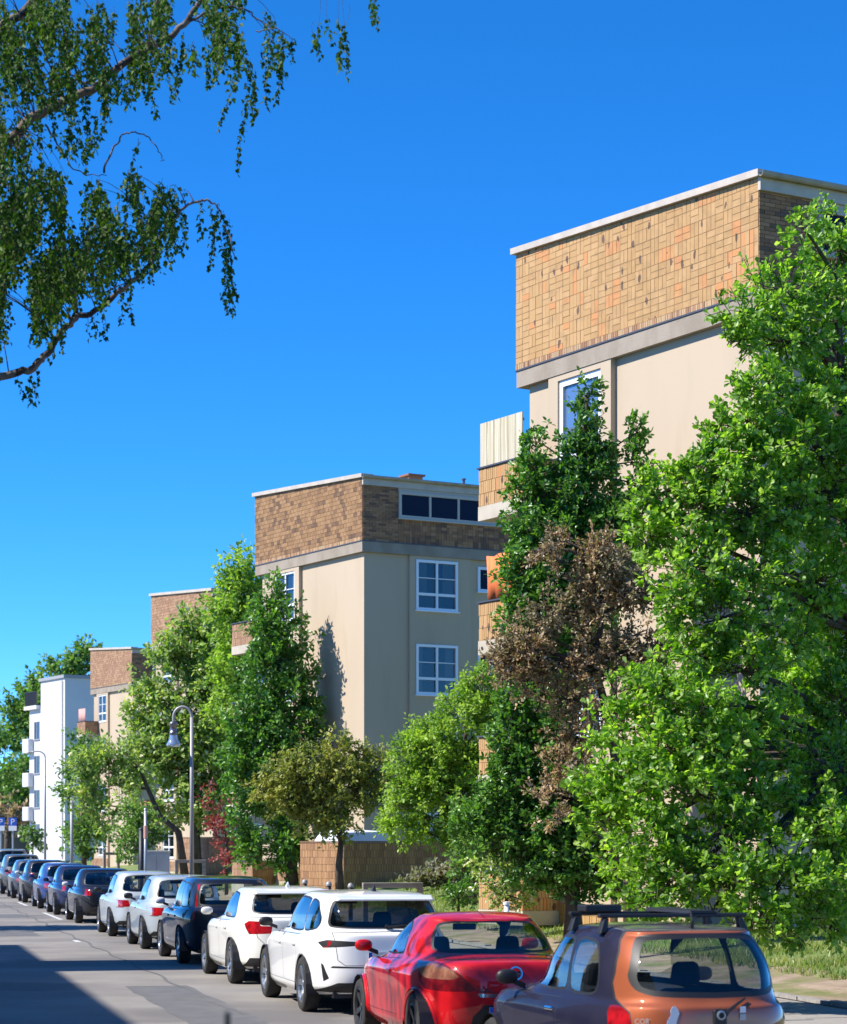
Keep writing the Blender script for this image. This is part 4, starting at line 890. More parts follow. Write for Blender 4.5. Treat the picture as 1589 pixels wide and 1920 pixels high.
for (x, y, l) in [(465, 120, 200), (470, 110, 120), (452, 100, 140), (478, 130, 80), (490, 90, 115), (538, 75, 118), (528, 70, 70), (550, 72, 45), (548, 70, 30), (598, -10, 118), (612, -10, 90), (588, 40, 50), (645, -30, 175), (638, -20, 130), (655, 10, 120), (706, -60, 112), (700, -40, 80),
                  (420, 395, 170), (430, 410, 178), (437, 440, 150), (412, 385, 120), (405, 400, 160), (395, 380, 90), (380, 378, 70), (345, 395, 60), (330, 420, 55), (318, 430, 70), (240, 520, 85), (236, 530, 75), (285, 480, 30), (165, 600, 30), (180, 590, 36), (195, 590, 45), (70, 690, 60), (60, 700, 62), (35, 705, 40), (105, 640, 40), (120, 610, 50),
                  (100, 200, 80), (165, 170, 75), (205, 150, 105), (285, 100, 120), (300, 90, 100), (340, 75, 110), (345, 60, 100), (410, 60, 90), (420, 40, 100), (300, 340, 40), (310, 350, 50), (330, 345, 36), (345, 355, 20)]:
    strings.append((x, y, l, Yb+g.uniform(-.3, .3), 1.25))
for i in range(240):   # the part of the crown left of the frame
    strings.append((g.uniform(-650, -40), g.uniform(-250, 640), g.uniform(50, 130), Yb+g.uniform(-1.8, 1.8), 0.8))
for i in range(150):  # long hanging strings nearer the trunk; their streaked shadow reaches the parked coupe
    Y = g.uniform(19.0, 22.8); q = Vector((g.uniform(-7.0, -5.0), Y, g.uniform(6.6, 8.6))); strings.append((CX+FPX*q.x/Y, HY-(q.z-CH)*FPX/Y, g.uniform(120, 330), Y, 0.9))
P = []; D = []; N_ = []; SZ = []; TA = []; TB = []
for (x, y, l, Y, dens) in strings:
    x0, y0 = x, y; drift = g.normal(0, 0.12); k = max(3, int(l/7.0*dens)); prev = at(x, y, Y)
    bare = 0.45 if (585 < x < 720) else 0.0
    for i in range(1, k+1):
        t = i/k; q = at(x0+drift*l*t+3*math.sin(t*5+x), y0+l*t, Y+0.1*drift*t)
        TA.append(prev); TB.append(q); prev = q
        if t < bare: continue
        for s in range(2 if g.random() < 0.75 else 3):
            P.append(np.array(q)+g.normal(0, 0.012, 3)); a = g.uniform(0, 2*math.pi)
            D.append((math.cos(a)*0.7, math.sin(a)*0.7, -g.uniform(0.3, 1.5))); N_.append(g.normal(0, 1, 3)+np.array([-0.2, -0.5, 0.4])); SZ.append(g.uniform(0.026, 0.060))
off = np.array(bx)
link('leaves', leaves_mesh('leaves', np.array(P)-off, np.array(D), np.array(N_), np.array(SZ), 'birch', MT['birchleaf']), broot)
link('twigs', twig_mesh('twigs', np.array(TA)-off, np.array(TB)-off, 0.0022, MT['twig']), broot)
# side shoots that carry the strings
allk = k1+k2+k3; shoots = MB()
for (x, y, l, Y, d) in strings[::5]:
    q = at(x, y, Y); p = min(allk, key=lambda v: (v-q).length)
    if 0.12 < (p-q).length < 0.8:
        c = (p+q)/2+Vector((0, 0, 0.25*(p-q).length)); shoots.tube([v-bx for v in bez(p, c, q, 5)], [0.006, 0.005, 0.004, 0.003, 0.0025, 0.002], 4)
bough.build('boughs', MT['birch'], broot, smooth=True); shoots.build('shoots', MT['twig'], broot, smooth=True)['kind'] = 'stuff'
print('TRIS', sum(sum(len(p.vertices)-2 for p in m.polygons) for m in bpy.data.meshes if m.name.startswith(('crown', 'leaves', 'twigs'))))
# ------------------------------------------------------------------ cars
PAR = ('xf', 'xr', 'w', 'nf', 'nr', 'zf', 'zm', 'zr', 'pf', 'pr')
def pchip(T, Yv, t):
    h = np.diff(T); d = np.diff(Yv, axis=0)/h[:, None]; m = np.zeros_like(Yv)
    for i in range(1, len(T)-1):
        a, b = d[i-1], d[i]; ok = a*b > 0
        w1 = 2*h[i]+h[i-1]; w2 = h[i]+2*h[i-1]
        with np.errstate(divide='ignore', invalid='ignore'): v = (w1+w2)/(w1/a+w2/b)
        m[i] = np.where(ok, v, 0)
    m[0] = d[0]; m[-1] = d[-1]
    i = np.clip(np.searchsorted(T, t)-1, 0, len(T)-2); s = ((t-T[i])/h[i])[:, None]; hh = h[i][:, None]
    return (2*s**3-3*s**2+1)*Yv[i]+(s**3-2*s**2+s)*hh*m[i]+(-2*s**3+3*s**2)*Yv[i+1]+(s**3-s**2)*hh*m[i+1]
class Shell:
    def __init__(s, rings):
        s.T = np.arange(len(rings), dtype=float); s.Y = np.array([[float(r[k]) for k in PAR] for r in rings]); s.tmax = len(rings)-1.0
        s.cache = {}; ph = np.linspace(0, math.pi, 161); tt = np.linspace(0, s.tmax, int(s.tmax*12)+1)
        A, B = np.meshgrid(ph, tt, indexing='ij'); s.gp = A.ravel(); s.gt = B.ravel(); s.G = s.P(s.gp, s.gt)
    def P(s, ph, t):
        q = pchip(s.T, s.Y, np.clip(t, 0, s.tmax)); xf, xr, w, nf, nr, zf, zm, zr, pf, pr = q.T
        c = np.cos(ph); si = np.sin(ph); n = np.where(c > 0, nf, nr)
        r = (np.abs(c)**n+np.abs(si)**n)**(-1/n); X = r*c; Yh = r*si
        xc = (xf+xr)/2; x = xc+X*(xf-xr)/2
        z = zm+(zf-zm)*np.maximum(X, 0)**pf+(zr-zm)*np.maximum(-X, 0)**pr
        return np.stack([x, w*Yh, z], 1)
    def N(s, ph, t):
        e = 1e-3; p1 = np.clip(ph+e, 0, math.pi); p0 = np.clip(ph-e, 0, math.pi); t1 = np.clip(t+e*3, 0, s.tmax); t0 = np.clip(t-e*3, 0, s.tmax)
        a = (s.P(p1, t)-s.P(p0, t)); b = (s.P(ph, t1)-s.P(ph, t0)); n = np.cross(a, b)
        l = np.linalg.norm(n, axis=1, keepdims=True); return n/np.maximum(l, 1e-12)
    def inv(s, kind, a, b, t0, t1):
        lo, hi = {'s': (0.55, 2.65), 'r': (1.75, math.pi), 'f': (0.0, 1.4), 't': (0.0, math.pi)}[kind]
        ax = {'s': (0, 2), 'r': (1, 2), 'f': (1, 2), 't': (0, 1)}[kind]
        key = (kind, t0, t1)
        if key not in s.cache:
            m = (s.gp >= lo) & (s.gp <= hi) & (s.gt >= t0) & (s.gt <= t1); s.cache[key] = (s.G[m][:, ax[0]].copy(), s.G[m][:, ax[1]].copy(), s.gp[m], s.gt[m])
        gu, gv, gp_, gt_ = s.cache[key]; i = int(np.argmin((gu-a)**2+(gv-b)**2)); p, t = gp_[i], gt_[i]
        for _ in range(4):
            e = 1e-3; Q = s.P(np.array([p, p+e, p]), np.array([t, t, t+e])); f = Q[0, list(ax)]-[a, b]
            Jm = np.stack([(Q[1]-Q[0])[list(ax)]/e, (Q[2]-Q[0])[list(ax)]/e], 1)
            try: dx = np.linalg.solve(Jm, -f)
            except Exception: break
            dx = np.clip(dx, -0.05, 0.05); p = min(hi, max(lo, p+dx[0])); t = min(t1, max(t0, t+dx[1]))
        return p, t
    def poly(s, verts, t0, t1, step=0.05, smooth=0):
        out = []
        n = len(verts)
        if smooth:      # round the corners of same-kind outlines
            for _ in range(smooth):
                nv = []
                for i in range(len(verts)):
                    k, a, b = verts[i][:3]; k2, c, d = verts[(i+1) % len(verts)][:3]
                    if k == k2:
                        L = math.hypot(c-a, d-b); f = min(0.3, 0.06/max(L, 1e-6)) if _ == 0 else 0.25
                        if (k in 'rf' and a < 1e-6 and c < 1e-6): nv += [(k, a, b), (k, c, d)]
                        elif k in 'rf' and a < 1e-6: nv += [(k, a, b), (k, c+(a-c)*f, d+(b-d)*f)]
                        elif k in 'rf' and c < 1e-6: nv += [(k, a+(c-a)*f, b+(d-b)*f), (k, c, d)]
                        else: nv += [(k, a+(c-a)*f, b+(d-b)*f), (k, c+(a-c)*f, d+(b-d)*f)]
                    else: nv += [(k, a, b), (k2, c, d)]
                verts = [v for i, v in enumerate(nv) if i == 0 or v != nv[i-1]]
                if verts[0] == verts[-1]: verts.pop()
            n = len(verts)
        for i in range(n):
            k, a, b = verts[i][:3]; k2, c, d = verts[(i+1) % n][:3]
            if k == k2:
                m = max(1, int(math.hypot(c-a, d-b)/step))
                for j in range(m): out.append(s.inv(k, a+(c-a)*j/m, b+(d-b)*j/m, t0, t1))
            else:
                p0 = s.inv(k, a, b, t0, t1); p1 = s.inv(k2, c, d, t0, t1); m = max(1, int(abs(p1[0]-p0[0])/0.06))
                for j in range(m): out.append((p0[0]+(p1[0]-p0[0])*j/m, p0[1]+(p1[1]-p0[1])*j/m))
        return out
def inpolys(X, Y, poly):
    c = np.zeros(len(X), bool); j = len(poly)-1
    for i in range(len(poly)):
        xi, yi = poly[i]; xj, yj = poly[j]
        if yi != yj: c ^= ((yi > Y) != (yj > Y)) & (X < (xj-xi)*(Y-yi)/(yj-yi)+xi)
        j = i
    return c
def grow(verts, d):      # offset a same-kind outline outwards (points on the centre line stay there)
    n = len(verts); area = sum(verts[i][1]*verts[(i+1) % n][2]-verts[(i+1) % n][1]*verts[i][2] for i in range(n)); s = 1 if area > 0 else -1; out = []
    for i in range(n):
        k, a, b = verts[i][:3]; p = verts[i-1]; q = verts[(i+1) % n]
        e1 = Vector((a-p[1], b-p[2])); e2 = Vector((q[1]-a, q[2]-b))
        if e1.length < 1e-6 or e2.length < 1e-6: out.append(verts[i]); continue
        n1 = Vector((e1.y, -e1.x)).normalized()*s; n2 = Vector((e2.y, -e2.x)).normalized()*s
        m = (n1+n2); m = m/max(0.35, m.length_squared)*2*d
        na, nb = a+m.x, b+m.y
        if k in 'rf' and a < 1e-4: na, nb = 0.0, b+(d if nb > b else -d)
        out.append((k, na, nb))
    return out
KP, KT = 5.0, 1.0
def shell_objects(sh, regions, root, mats, ngrid=(70, 44), centre=()):
    """regions: list of (name, poly in (phi,t)); later ones win"""
    np_, nt_ = ngrid
    ph = np.linspace(0, math.pi, np_+1); tt = np.linspace(0, sh.tmax, nt_+1)
    A, B = np.meshgrid(ph, tt, indexing='ij'); pts = np.stack([A.ravel()*KP, B.ravel()*KT], 1)
    C = []; E = []
    for nm, poly in regions:
        b = len(C); C += [(p*KP, t*KT) for p, t in poly]; n = len(poly); E += [(b+i, b+(i+1) % n) for i in range(n)]
    if C:
        Ca = np.array(C); d = ((pts[:, None, :]-Ca[None])**2).sum(2).min(1)
        edge = (pts[:, 0] < 1e-6) | (pts[:, 0] > math.pi*KP-1e-6) | (pts[:, 1] < 1e-6) | (pts[:, 1] > sh.tmax*KT-1e-6)
        pts = pts[(d > 0.045**2) | edge]
    vin = [Vector(c) for c in C]+[Vector(p) for p in pts]
    v, e, f, _, _, _ = delaunay_2d_cdt(vin, E, [], 0, 1e-5)
    v = np.array([(q.x/KP, q.y/KT) for q in v]); f = np.array([x for x in f if len(x) == 3])
    cen = v[f].mean(1); lab = np.zeros(len(f), int)
    keep = (cen[:, 1] > -1e-4) & (cen[:, 1] < sh.tmax+1e-4) & (cen[:, 0] > 0) & (cen[:, 0] < math.pi)
    for i, (nm, poly) in enumerate(regions): lab[inpolys(cen[:, 0], cen[:, 1], poly)] = i+1
    P = sh.P(v[:, 0], v[:, 1]); N = sh.N(v[:, 0], v[:, 1])
    N[v[:, 0] < 1e-6, 1] = 0; N[v[:, 0] > math.pi-1e-6, 1] = 0
    names = ['body']+[r[0] for r in regions]; groups = {}
    for i, nm in enumerate(names):
        sel = f[(lab == i) & keep]
        if nm == 'hole' or len(sel) == 0: continue
        groups.setdefault(nm, []).append((i, sel))
    made = {}
    def emit(nm, lst, sides):
        V = []; F = []; Nn = []; b = 0
        opaque = mats[nm.split('#')[0]][1]
        MI = []
        for sel in lst:
            u, inv_ = np.unique(sel, return_inverse=True); tri = inv_.reshape(-1, 3); p = P[u]; n = N[u]
            # face orientation from normals
            fn = np.cross(p[tri[:, 1]]-p[tri[:, 0]], p[tri[:, 2]]-p[tri[:, 0]]); fl = (fn*n[tri[:, 0]]).sum(1) < 0
            tri = np.where(fl[:, None], tri[:, ::-1], tri)
            for s in sides:
                q = p*np.array([1, s, 1]); m = n*np.array([1, s, 1]); t_ = tri if s > 0 else tri[:, ::-1]
                V.append(q); Nn.append(m); F.append(t_+b); MI.append(np.zeros(len(t_), int)); b += len(q)
                if opaque: V.append(q-m*0.022); Nn.append(-m); F.append(t_[:, ::-1]+b); MI.append(np.ones(len(t_), int)); b += len(q)
        V = np.concatenate(V); F = np.concatenate(F); Nn = np.concatenate(Nn); MI = np.concatenate(MI)
        me = npmesh(nm.split('#')[0], V, F, [mats[nm.split('#')[0]][0], MT['trim']], 3, True)
        if len(me.polygons) == len(MI): me.polygons.foreach_set('material_index', MI.astype(np.int32))
        if len(me.vertices) == len(Nn): me.normals_split_custom_set_from_vertices([tuple(x) for x in Nn])
        return link(nm.split('#')[0], me, root)
    for nm, items in groups.items():
        base = nm.split('#')[0]
        if base in centre: made.setdefault(base, []).append(emit(nm, [x[1] for x in items], (1, -1)))
        else:
            for i, sel in items:
                for s in (1, -1): made.setdefault(base, []).append(emit(nm, [sel], (s,)))
    return made
def wheel_mesh(r, wd, rimm, spokes=5):
    M = Matrix.Rotation(R(90), 4, 'X')
    t = MB(); t.lathe([(r*0.66, -wd/2+0.01), (r*0.72, -wd/2), (r*0.93, -wd/2+0.005), (r, -wd/2+0.03), (r, wd/2-0.03), (r*0.93, wd/2-0.005), (r*0.72, wd/2), (r*0.66, wd/2-0.01), (r*0.66, -wd/2+0.01)], 28, M)
    rm = MB(); o = wd/2
    rm.lathe([(r*0.69, -o+0.02), (r*0.69, o-0.012), (r*0.63, o-0.002), (r*0.60, o-0.03), (r*0.60, -o+0.03)], 28, M)
    rm.lathe([(0.001, o-0.03), (r*0.14, o-0.025), (r*0.18, o-0.05), (r*0.18, o-0.09)], 16, M)
    for k in range(spokes):
        a = 2*math.pi*k/spokes; ca, sa = math.cos(a), math.sin(a)
        def q(rr, ww, y): return (ca*rr-sa*ww, -y, sa*rr+ca*ww)
        r0, r1 = r*0.10, r*0.64; w0, w1 = r*0.10, r*0.13
        rm.hexa([q(r0, -w0, o-.07), q(r1, -w1, o-.05), q(r1, w1, o-.05), q(r0, w0, o-.07), q(r0, -w0*.8, o-.035), q(r1, -w1*.8, o-.012), q(r1, w1*.8, o-.012), q(r0, w0*.8, o-.035)])
    dk = MB(); dk.lathe([(0.001, o-0.10), (r*0.61, o-0.10)], 24, M)
    return t.mesh('tyre', MT['tyre'], True), rm.mesh('rim', rimm), dk.mesh('brake_disc', MT['steelrim'])
def text_mesh(txt, size, m):
    cu = bpy.data.curves.new('t', 'FONT'); cu.body = txt; cu.size = size; cu.extrude = 0.002; cu.align_x = 'CENTER'
    ob = bpy.data.objects.new('t', cu); COL.objects.link(ob); dg = bpy.context.evaluated_depsgraph_get(); me = bpy.data.meshes.new_from_object(ob.evaluated_get(dg))
    bpy.data.objects.remove(ob); me.materials.clear(); me.materials.append(m); return me

def car(label, Y, sp, lat=None, far=False):
    L, W, H = sp['L'], sp['W'], sp['H']; hl = L/2
    zb = sp['zb']; rt_x, rt_z, rb_x, rb_z = sp['rt_x'], sp['rt_z'], sp['rb_x'], sp['rb_z']; cw, cz, ws = sp['cowl'], sp['cowl_z'], sp['ws']
    deck = sp.get('deck', rb_z-0.02); wr = sp.get('wr', W-0.235); tail = sp.get('tail', 0.035); nr = sp.get('nr', 4.6); nose = sp.get('nose', 0.74)
    def ring(xf, xr, w, z, nf=3.2, nr_=None, zf=None, zr=None, pf=2.2, pr=2.2):
        return dict(xf=xf, xr=xr, w=w, zm=z, zf=z if zf is None else zf, zr=z if zr is None else zr, nf=nf, nr=nr_ or nr, pf=pf, pr=pr)
    gm = 0.5
    rings = [ring(hl-0.12, -hl+0.12, W-0.10, 0.19, zr=0.26, zf=0.22),
             ring(hl-0.03, -hl+0.03, W-0.02, 0.31, zr=0.36, zf=0.33),
             ring(hl, -hl, W-0.012, 0.52), ring(hl-0.02, -hl+0.012, W+0.003, max(0.72, zb-0.14), zf=0.62, zr=min(0.74, deck-0.18)),
             ring(hl-0.10, -hl+tail, W-0.035, zb-0.035, nf=3.0, zf=nose, zr=deck-0.05, pf=2.4),
             ring(cw, rb_x, W-0.095, zb+0.01, nf=3.0, nr_=sp.get('nrg', 4.2), zf=cz, zr=rb_z, pf=1.6),
             ring(cw*(1-gm)+ws*gm, rb_x*(1-gm)+rt_x*gm-sp.get('bulge', 0.03), (W-0.095)*(1-gm)+wr*gm+0.022, (zb+H)/2-0.03, nf=3.2, nr_=sp.get('nrg', 4.2), zf=(cz+H)/2, zr=(rb_z+rt_z)/2),
             ring(ws, rt_x, wr, H-0.085, nf=3.6, nr_=sp.get('nrg', 4.2), zf=H-0.06, zr=rt_z-0.05),
             ring(ws-0.10, rt_x+0.05, wr-0.075, H-0.028, nf=3.6, nr_=4.2, zf=H-0.035, zr=rt_z-0.012),
             ring(ws-0.14, rt_x+0.09, wr*0.5, H-0.006, nf=3.6, nr_=4.2, zf=H-0.022, zr=rt_z),
             ring(ws-0.16, rt_x+0.12, 0.004, H, nf=3.6, nr_=4.2, zf=H-0.018, zr=rt_z+0.003)]
    sh = Shell(rings)
    xa, xb, r = sp['axf'], sp['axr'], sp.get('r', 0.31); ra = r+sp.get('arch', 0.045)
    regs = []
    def R_(nm, verts, t0, t1, smooth=0, seam=0.0, step=0.16 if far else 0.06):
        if seam: regs.append(('seam', sh.poly(grow(verts, seam), t0, t1, step, smooth)))
        regs.append((nm, sh.poly(verts, t0, t1, step, smooth)))
    for nm, verts, t0, t1, smo in sp.get('panels', []): R_(nm, verts, t0, t1, smo, 0.0 if far else (0.0 if nm == 'roof_panel' else 0.007))
    for k, verts in enumerate(sp.get('doors', [])): R_('door#%d' % k, verts, 0.4, 5.0, 0, 0.0 if far else 0.006)
    for x in (xa, xb):
        arc = [('s', x+ra*math.cos(a), r-0.02+ra*math.sin(a)) for a in np.linspace(-0.25, math.pi+0.25, 20)]
        pl = [sh.inv(*v, 0.0, 3.6) for v in arc]; pl = [(pl[0][0], -0.3)]+pl+[(pl[-1][0], -0.3)]
        regs.append(('hole', pl))
    for k, verts in enumerate(sp['sidewins']):
        regs.append(('window_trim', sh.poly(grow(verts, 0.022), 5.0, 7.4, 0.16 if far else 0.06, 2)))
    for k, verts in enumerate(sp['sidewins']): R_('window#%d' % k, verts, 5.02, 7.2, 2)
    if sp.get('rearwin'):
        regs.append(('rear_window_trim', sh.poly(grow(sp['rearwin'], sp.get('rtrim', 0.025)), 4.0, 7.6, 0.06, 2))); R_('rear_window', sp['rearwin'], 4.0, 7.5, 2)
    R_('windscreen', [('f', 0, cz+0.03), ('f', (W-0.2)*0.92, cz+0.03), ('f', wr-0.14, H-0.10), ('f', 0, H-0.085)], 5.02, 7.1, 1)
    for nm, verts, t0, t1, smo in sp.get('lamps', []): R_(nm, verts, t0, t1, smo)
    p = sp['paint']
    mats = {'body': (p, True), 'door': (sp.get('doorpaint', p), True), 'seam': (MT['black'], False), 'window_trim': (MT['black'], False), 'rear_window_trim': (MT['black'], False),
            'window': (sp.get('glass', MT['glass_dark']), False), 'rear_window': (sp.get('rearglass', sp.get('glass', MT['glass_dark'])), False), 'windscreen': (MT['glass'], False),
            'tail_light': (sp.get('lampm', MT['redlamp']), False), 'lamp_lens': (MT['smokelamp'], False), 'dark_panel': (MT['black'], False), 'lower_bumper': (MT['black'], True), 'roof_panel': (sp.get('roofpaint', p), True),
            'tailgate': (sp.get('gatepaint', p), True), 'headlight': (MT['headlamp'], False), 'reflector': (MT['darklamp'], False), 'chrome_strip': (MT['chrome'], False), 'grey_panel': (sp.get('greypaint', MT['cabinet']), False)}
    # placing: left rear tyre stands at depth Y on the line of parked cars
    lat0 = 5.02 if lat is None else lat
    al = (Y-NY*lat0)/UY; cen = SLp(lat0+W-0.06, al-xb, 0)
    root = empty('parked_car', cen, math.atan2(UY, UX)+sp.get('yaw', 0)); tag(root, label, 'car', 'cars parked along the kerb')
    ctr = ('body', 'rear_window', 'rear_window_trim', 'windscreen', 'tailgate', 'lower_bumper', 'roof_panel', 'chrome_strip', 'grey_panel')
    made = shell_objects(sh, regs, root, mats, sp.get('grid', (44, 30) if far else (78, 50)), ctr)
    def surf(kind, a, b, t0=0.0, t1=5.0):
        q = sh.inv(kind, a, b, t0, t1); return Vector(sh.P(np.array([q[0]]), np.array([q[1]]))[0]), Vector(sh.N(np.array([q[0]]), np.array([q[1]]))[0])
    # wheels
    ty, rm, dk = wheel_mesh(r, 0.205, sp.get('rim', MT['alloy']), sp.get('spokes', 5))
    for x in (xa, xb):
        for s in (1, -1):
            wt = link('wheel', ty, root); wt.location = (x, s*(W-0.115), r); wt.rotation_euler = (0, random.uniform(0, 6), 0 if s < 0 else math.pi)
            wr_ = link('rim', rm, wt)
            if not far: link('brake_disc', dk, wt)
    # underbody and wheel housings
    ub = MB(); ub.box(-hl+0.25, hl-0.25, -W+0.28, W-0.28, 0.2, 0.3)
    for x in (xa, xb):
        for s in (1, -1):
            pr = [(x+(ra+0.012)*math.cos(a), r-0.02+(ra+0.012)*math.sin(a)) for a in np.linspace(-0.2, math.pi+0.2, 12)]
            n = len(pr); y0, y1 = s*(W-0.34), s*(W-0.012)
            ub.add([(q[0], y0, q[1]) for q in pr]+[(q[0], y1, q[1]) for q in pr], [(i, i+1, n+i+1, n+i) for i in range(n-1)]); ub.add([(q[0], y0, q[1]) for q in pr], [tuple(range(n))])
    ub.build('underbody', MT['black'], root)
    if sp.get('lips'):
        for x in (xa, xb):
            pts = [sh.P(*[np.array([q_]) for q_ in sh.inv('s', x+(ra+0.006)*math.cos(a), r-0.02+(ra+0.006)*math.sin(a), 0.0, 3.8)])[0] for a in np.linspace(0.0, math.pi, 18)]
            for s in (1, -1): MB().tube([(q[0], s*q[1], q[2]) for q in pts], sp['lips'], 8).build('arch_trim', p, root, smooth=True)
    # mirrors and handles
    mx, mz = cw-0.28, zb+0.085
    mm = sp.get('mirrorpaint', p)
    for s in (1, -1):
        b = bmesh.new(); bmesh.ops.create_uvsphere(b, u_segments=14, v_segments=10, radius=1.0)
        for v in b.verts:
            x_, y_, z_ = v.co; x_ = x_*0.075 if x_ > 0 else x_*0.045
            v.co = (mx+x_*0.9, s*(W+0.05+math.copysign(abs(y_)**0.8, y_)*0.092), mz+math.copysign(abs(z_)**0.75, z_)*0.06)
        for f_ in b.faces: f_.smooth = True
        me = bpy.data.meshes.new('mirror'); b.to_mesh(me); b.free(); me.materials.append(mm); mo = link('mirror', me, root)
        MB().hexa([(mx-0.02, s*(W-0.10), mz-0.10), (mx+0.05, s*(W-0.10), mz-0.10), (mx+0.05, s*(W+0.0), mz-0.06), (mx-0.02, s*(W+0.0), mz-0.06), (mx-0.02, s*(W-0.10), mz-0.055), (mx+0.05, s*(W-0.10), mz-0.055), (mx+0.05, s*(W+0.0), mz-0.015), (mx-0.02, s*(W+0.0), mz-0.015)]).build('mirror_arm', MT['black'], mo)
    for (hx, hz) in sp.get('handles', []):
        q, n = surf('s', hx, hz)
        for s in (1, -1):
            MB().box(hx-0.085, hx+0.085, s*(q.y+0.004)-0.016, s*(q.y+0.004)+0.016, hz-0.016, hz+0.016).build('door_handle', sp.get('handlepaint', p), root, bevel=0.012)
    # seats, dashboard
    def seat(x, y, h):
        m = MB(); m.hexa([(x-0.02, y-0.23, 0.45), (x+0.10, y-0.23, 0.45), (x+0.10, y+0.23, 0.45), (x-0.02, y+0.23, 0.45), (x-0.24, y-0.20, h), (x-0.14, y-0.20, h), (x-0.14, y+0.20, h), (x-0.24, y+0.20, h)])
        so_ = m.build('seat', MT['seat'], root, bevel=0.05)
        m = MB(); m.hexa([(x-0.27, y-0.13, h+0.03), (x-0.17, y-0.13, h+0.03), (x-0.17, y+0.13, h+0.03), (x-0.27, y+0.13, h+0.03), (x-0.28, y-0.11, h+0.21), (x-0.19, y-0.11, h+0.21), (x-0.19, y+0.11, h+0.21), (x-0.28, y+0.11, h+0.21)])
        m.build('headrest', MT['seat'], so_, bevel=0.045)
    sx = sp.get('seat_x', 0.0)
    for s in (1, -1): seat(sx, s*0.36, zb+0.02+sp.get('seat_dz', 0))
    if not far or sp.get('bench'):
        MB().hexa([(sp.get('bench_x', -0.85), -W+0.2, 0.4), (sp.get('bench_x', -0.85)+.12, -W+0.2, 0.4), (sp.get('bench_x', -0.85)+.12, W-0.2, 0.4), (sp.get('bench_x', -0.85), W-0.2, 0.4), (sp.get('bench_x', -0.85)-.2, -W+0.24, zb-0.03), (sp.get('bench_x', -0.85)-.1, -W+0.24, zb-0.03), (sp.get('bench_x', -0.85)-.1, W-0.24, zb-0.03), (sp.get('bench_x', -0.85)-.2, W-0.24, zb-0.03)]).build('rear_bench', MT['seat'], root, bevel=0.04)
        MB().hexa([(cw-0.75, -W+0.16, 0.5), (cw-0.02, -W+0.16, 0.5), (cw-0.02, W-0.16, 0.5), (cw-0.75, W-0.16, 0.5), (cw-0.65, -W+0.16, zb-0.04), (cw-0.1, -W+0.2, cz-0.05), (cw-0.1, W-0.2, cz-0.05), (cw-0.65, W-0.16, zb-0.04)]).build('dashboard', MT['trim'], root)
        m = MB(); m.tube([(cw-0.85+0.02*math.sin(a), 0.36+0.18*math.cos(a), zb-0.08+0.17*math.sin(a)) for a in np.linspace(0, 2*math.pi, 17)], 0.016, 6, cap=False); m.build('steering_wheel', MT['black'], root, smooth=True)
        MB().box(ws-0.12, ws-0.09, -0.12, 0.12, H-0.20, H-0.135).build('inside_mirror', MT['black'], root, bevel=0.01)
    # plate
    pz = sp.get('plate_z')
    if pz:
        q, n = surf('r', 0.05, pz)
        pl = MB().box(q.x-0.016, q.x-0.004, -0.26, 0.26, pz-0.055, pz+0.055).build('number_plate', MT['plate'], root)
        MB().box(q.x-0.019, q.x-0.0165, 0.215, 0.258, pz-0.053, pz+0.053).build('blue_band', MT['blue_sign'], pl)
    an = sp.get('antenna')
    if an:
        MB().tube([(an[0], 0, H-0.03), (an[0]-0.02, 0, H+0.03), (an[0]-an[1]*0.6, 0, H+an[1])], [0.022, 0.012, 0.005], 8).build('antenna', MT['black'], root)
    fin = sp.get('fin')
    if fin: MB().hexa([(fin-0.10, -0.03, H-0.02), (fin+0.09, -0.02, H-0.02), (fin+0.09, 0.02, H-0.02), (fin-0.10, 0.03, H-0.02), (fin-0.10, -0.006, H+0.065), (fin-0.06, -0.006, H+0.06), (fin-0.06, 0.006, H+0.06), (fin-0.10, 0.006, H+0.065)]).build('roof_antenna', sp.get('finpaint', MT['black']), root, bevel=0.006)
    if sp.get('spoiler'):
        d = sp['spoiler']; MB().hexa([(rt_x-d, -wr+0.06, rt_z-0.075), (rt_x+0.12, -wr+0.03, rt_z-0.055), (rt_x+0.12, wr-0.03, rt_z-0.055), (rt_x-d, wr-0.06, rt_z-0.075), (rt_x-d, -wr+0.09, rt_z-0.045), (rt_x+0.12, -wr+0.05, rt_z-0.006), (rt_x+0.12, wr-0.05, rt_z-0.006), (rt_x-d, wr-0.09, rt_z-0.045)]).build('spoiler', p, root, bevel=0.015)
    if sp.get('wiper'):
        y0, z0, y1, z1 = sp['wiper']; a, n1 = surf('r', abs(y0), z0, 3.0, 7.4); b, n2 = surf('r', abs(y1), z1, 3.0, 7.4); a.y = math.copysign(a.y, y0); b.y = math.copysign(b.y, y1)
        MB().tube([a+Vector((-0.03, 0, 0)), a*0.5+b*0.5+Vector((-0.045, 0, 0.008)), b+Vector((-0.02, 0, 0))], [0.016, 0.012, 0.008], 6).lathe([(0.001, 0.0), (0.03, 0.0), (0.03, 0.03), (0.001, 0.035)], 12, Matrix.Translation(a+Vector((0.0, 0, 0))) @ Matrix.Rotation(R(-90), 4, 'Y')).build('wiper', MT['black'], root, smooth=False)
    return root, sh, surf
S_ = lambda *p: [('s',)+q for q in p]
Rr = lambda *p: [('r',)+q for q in p]

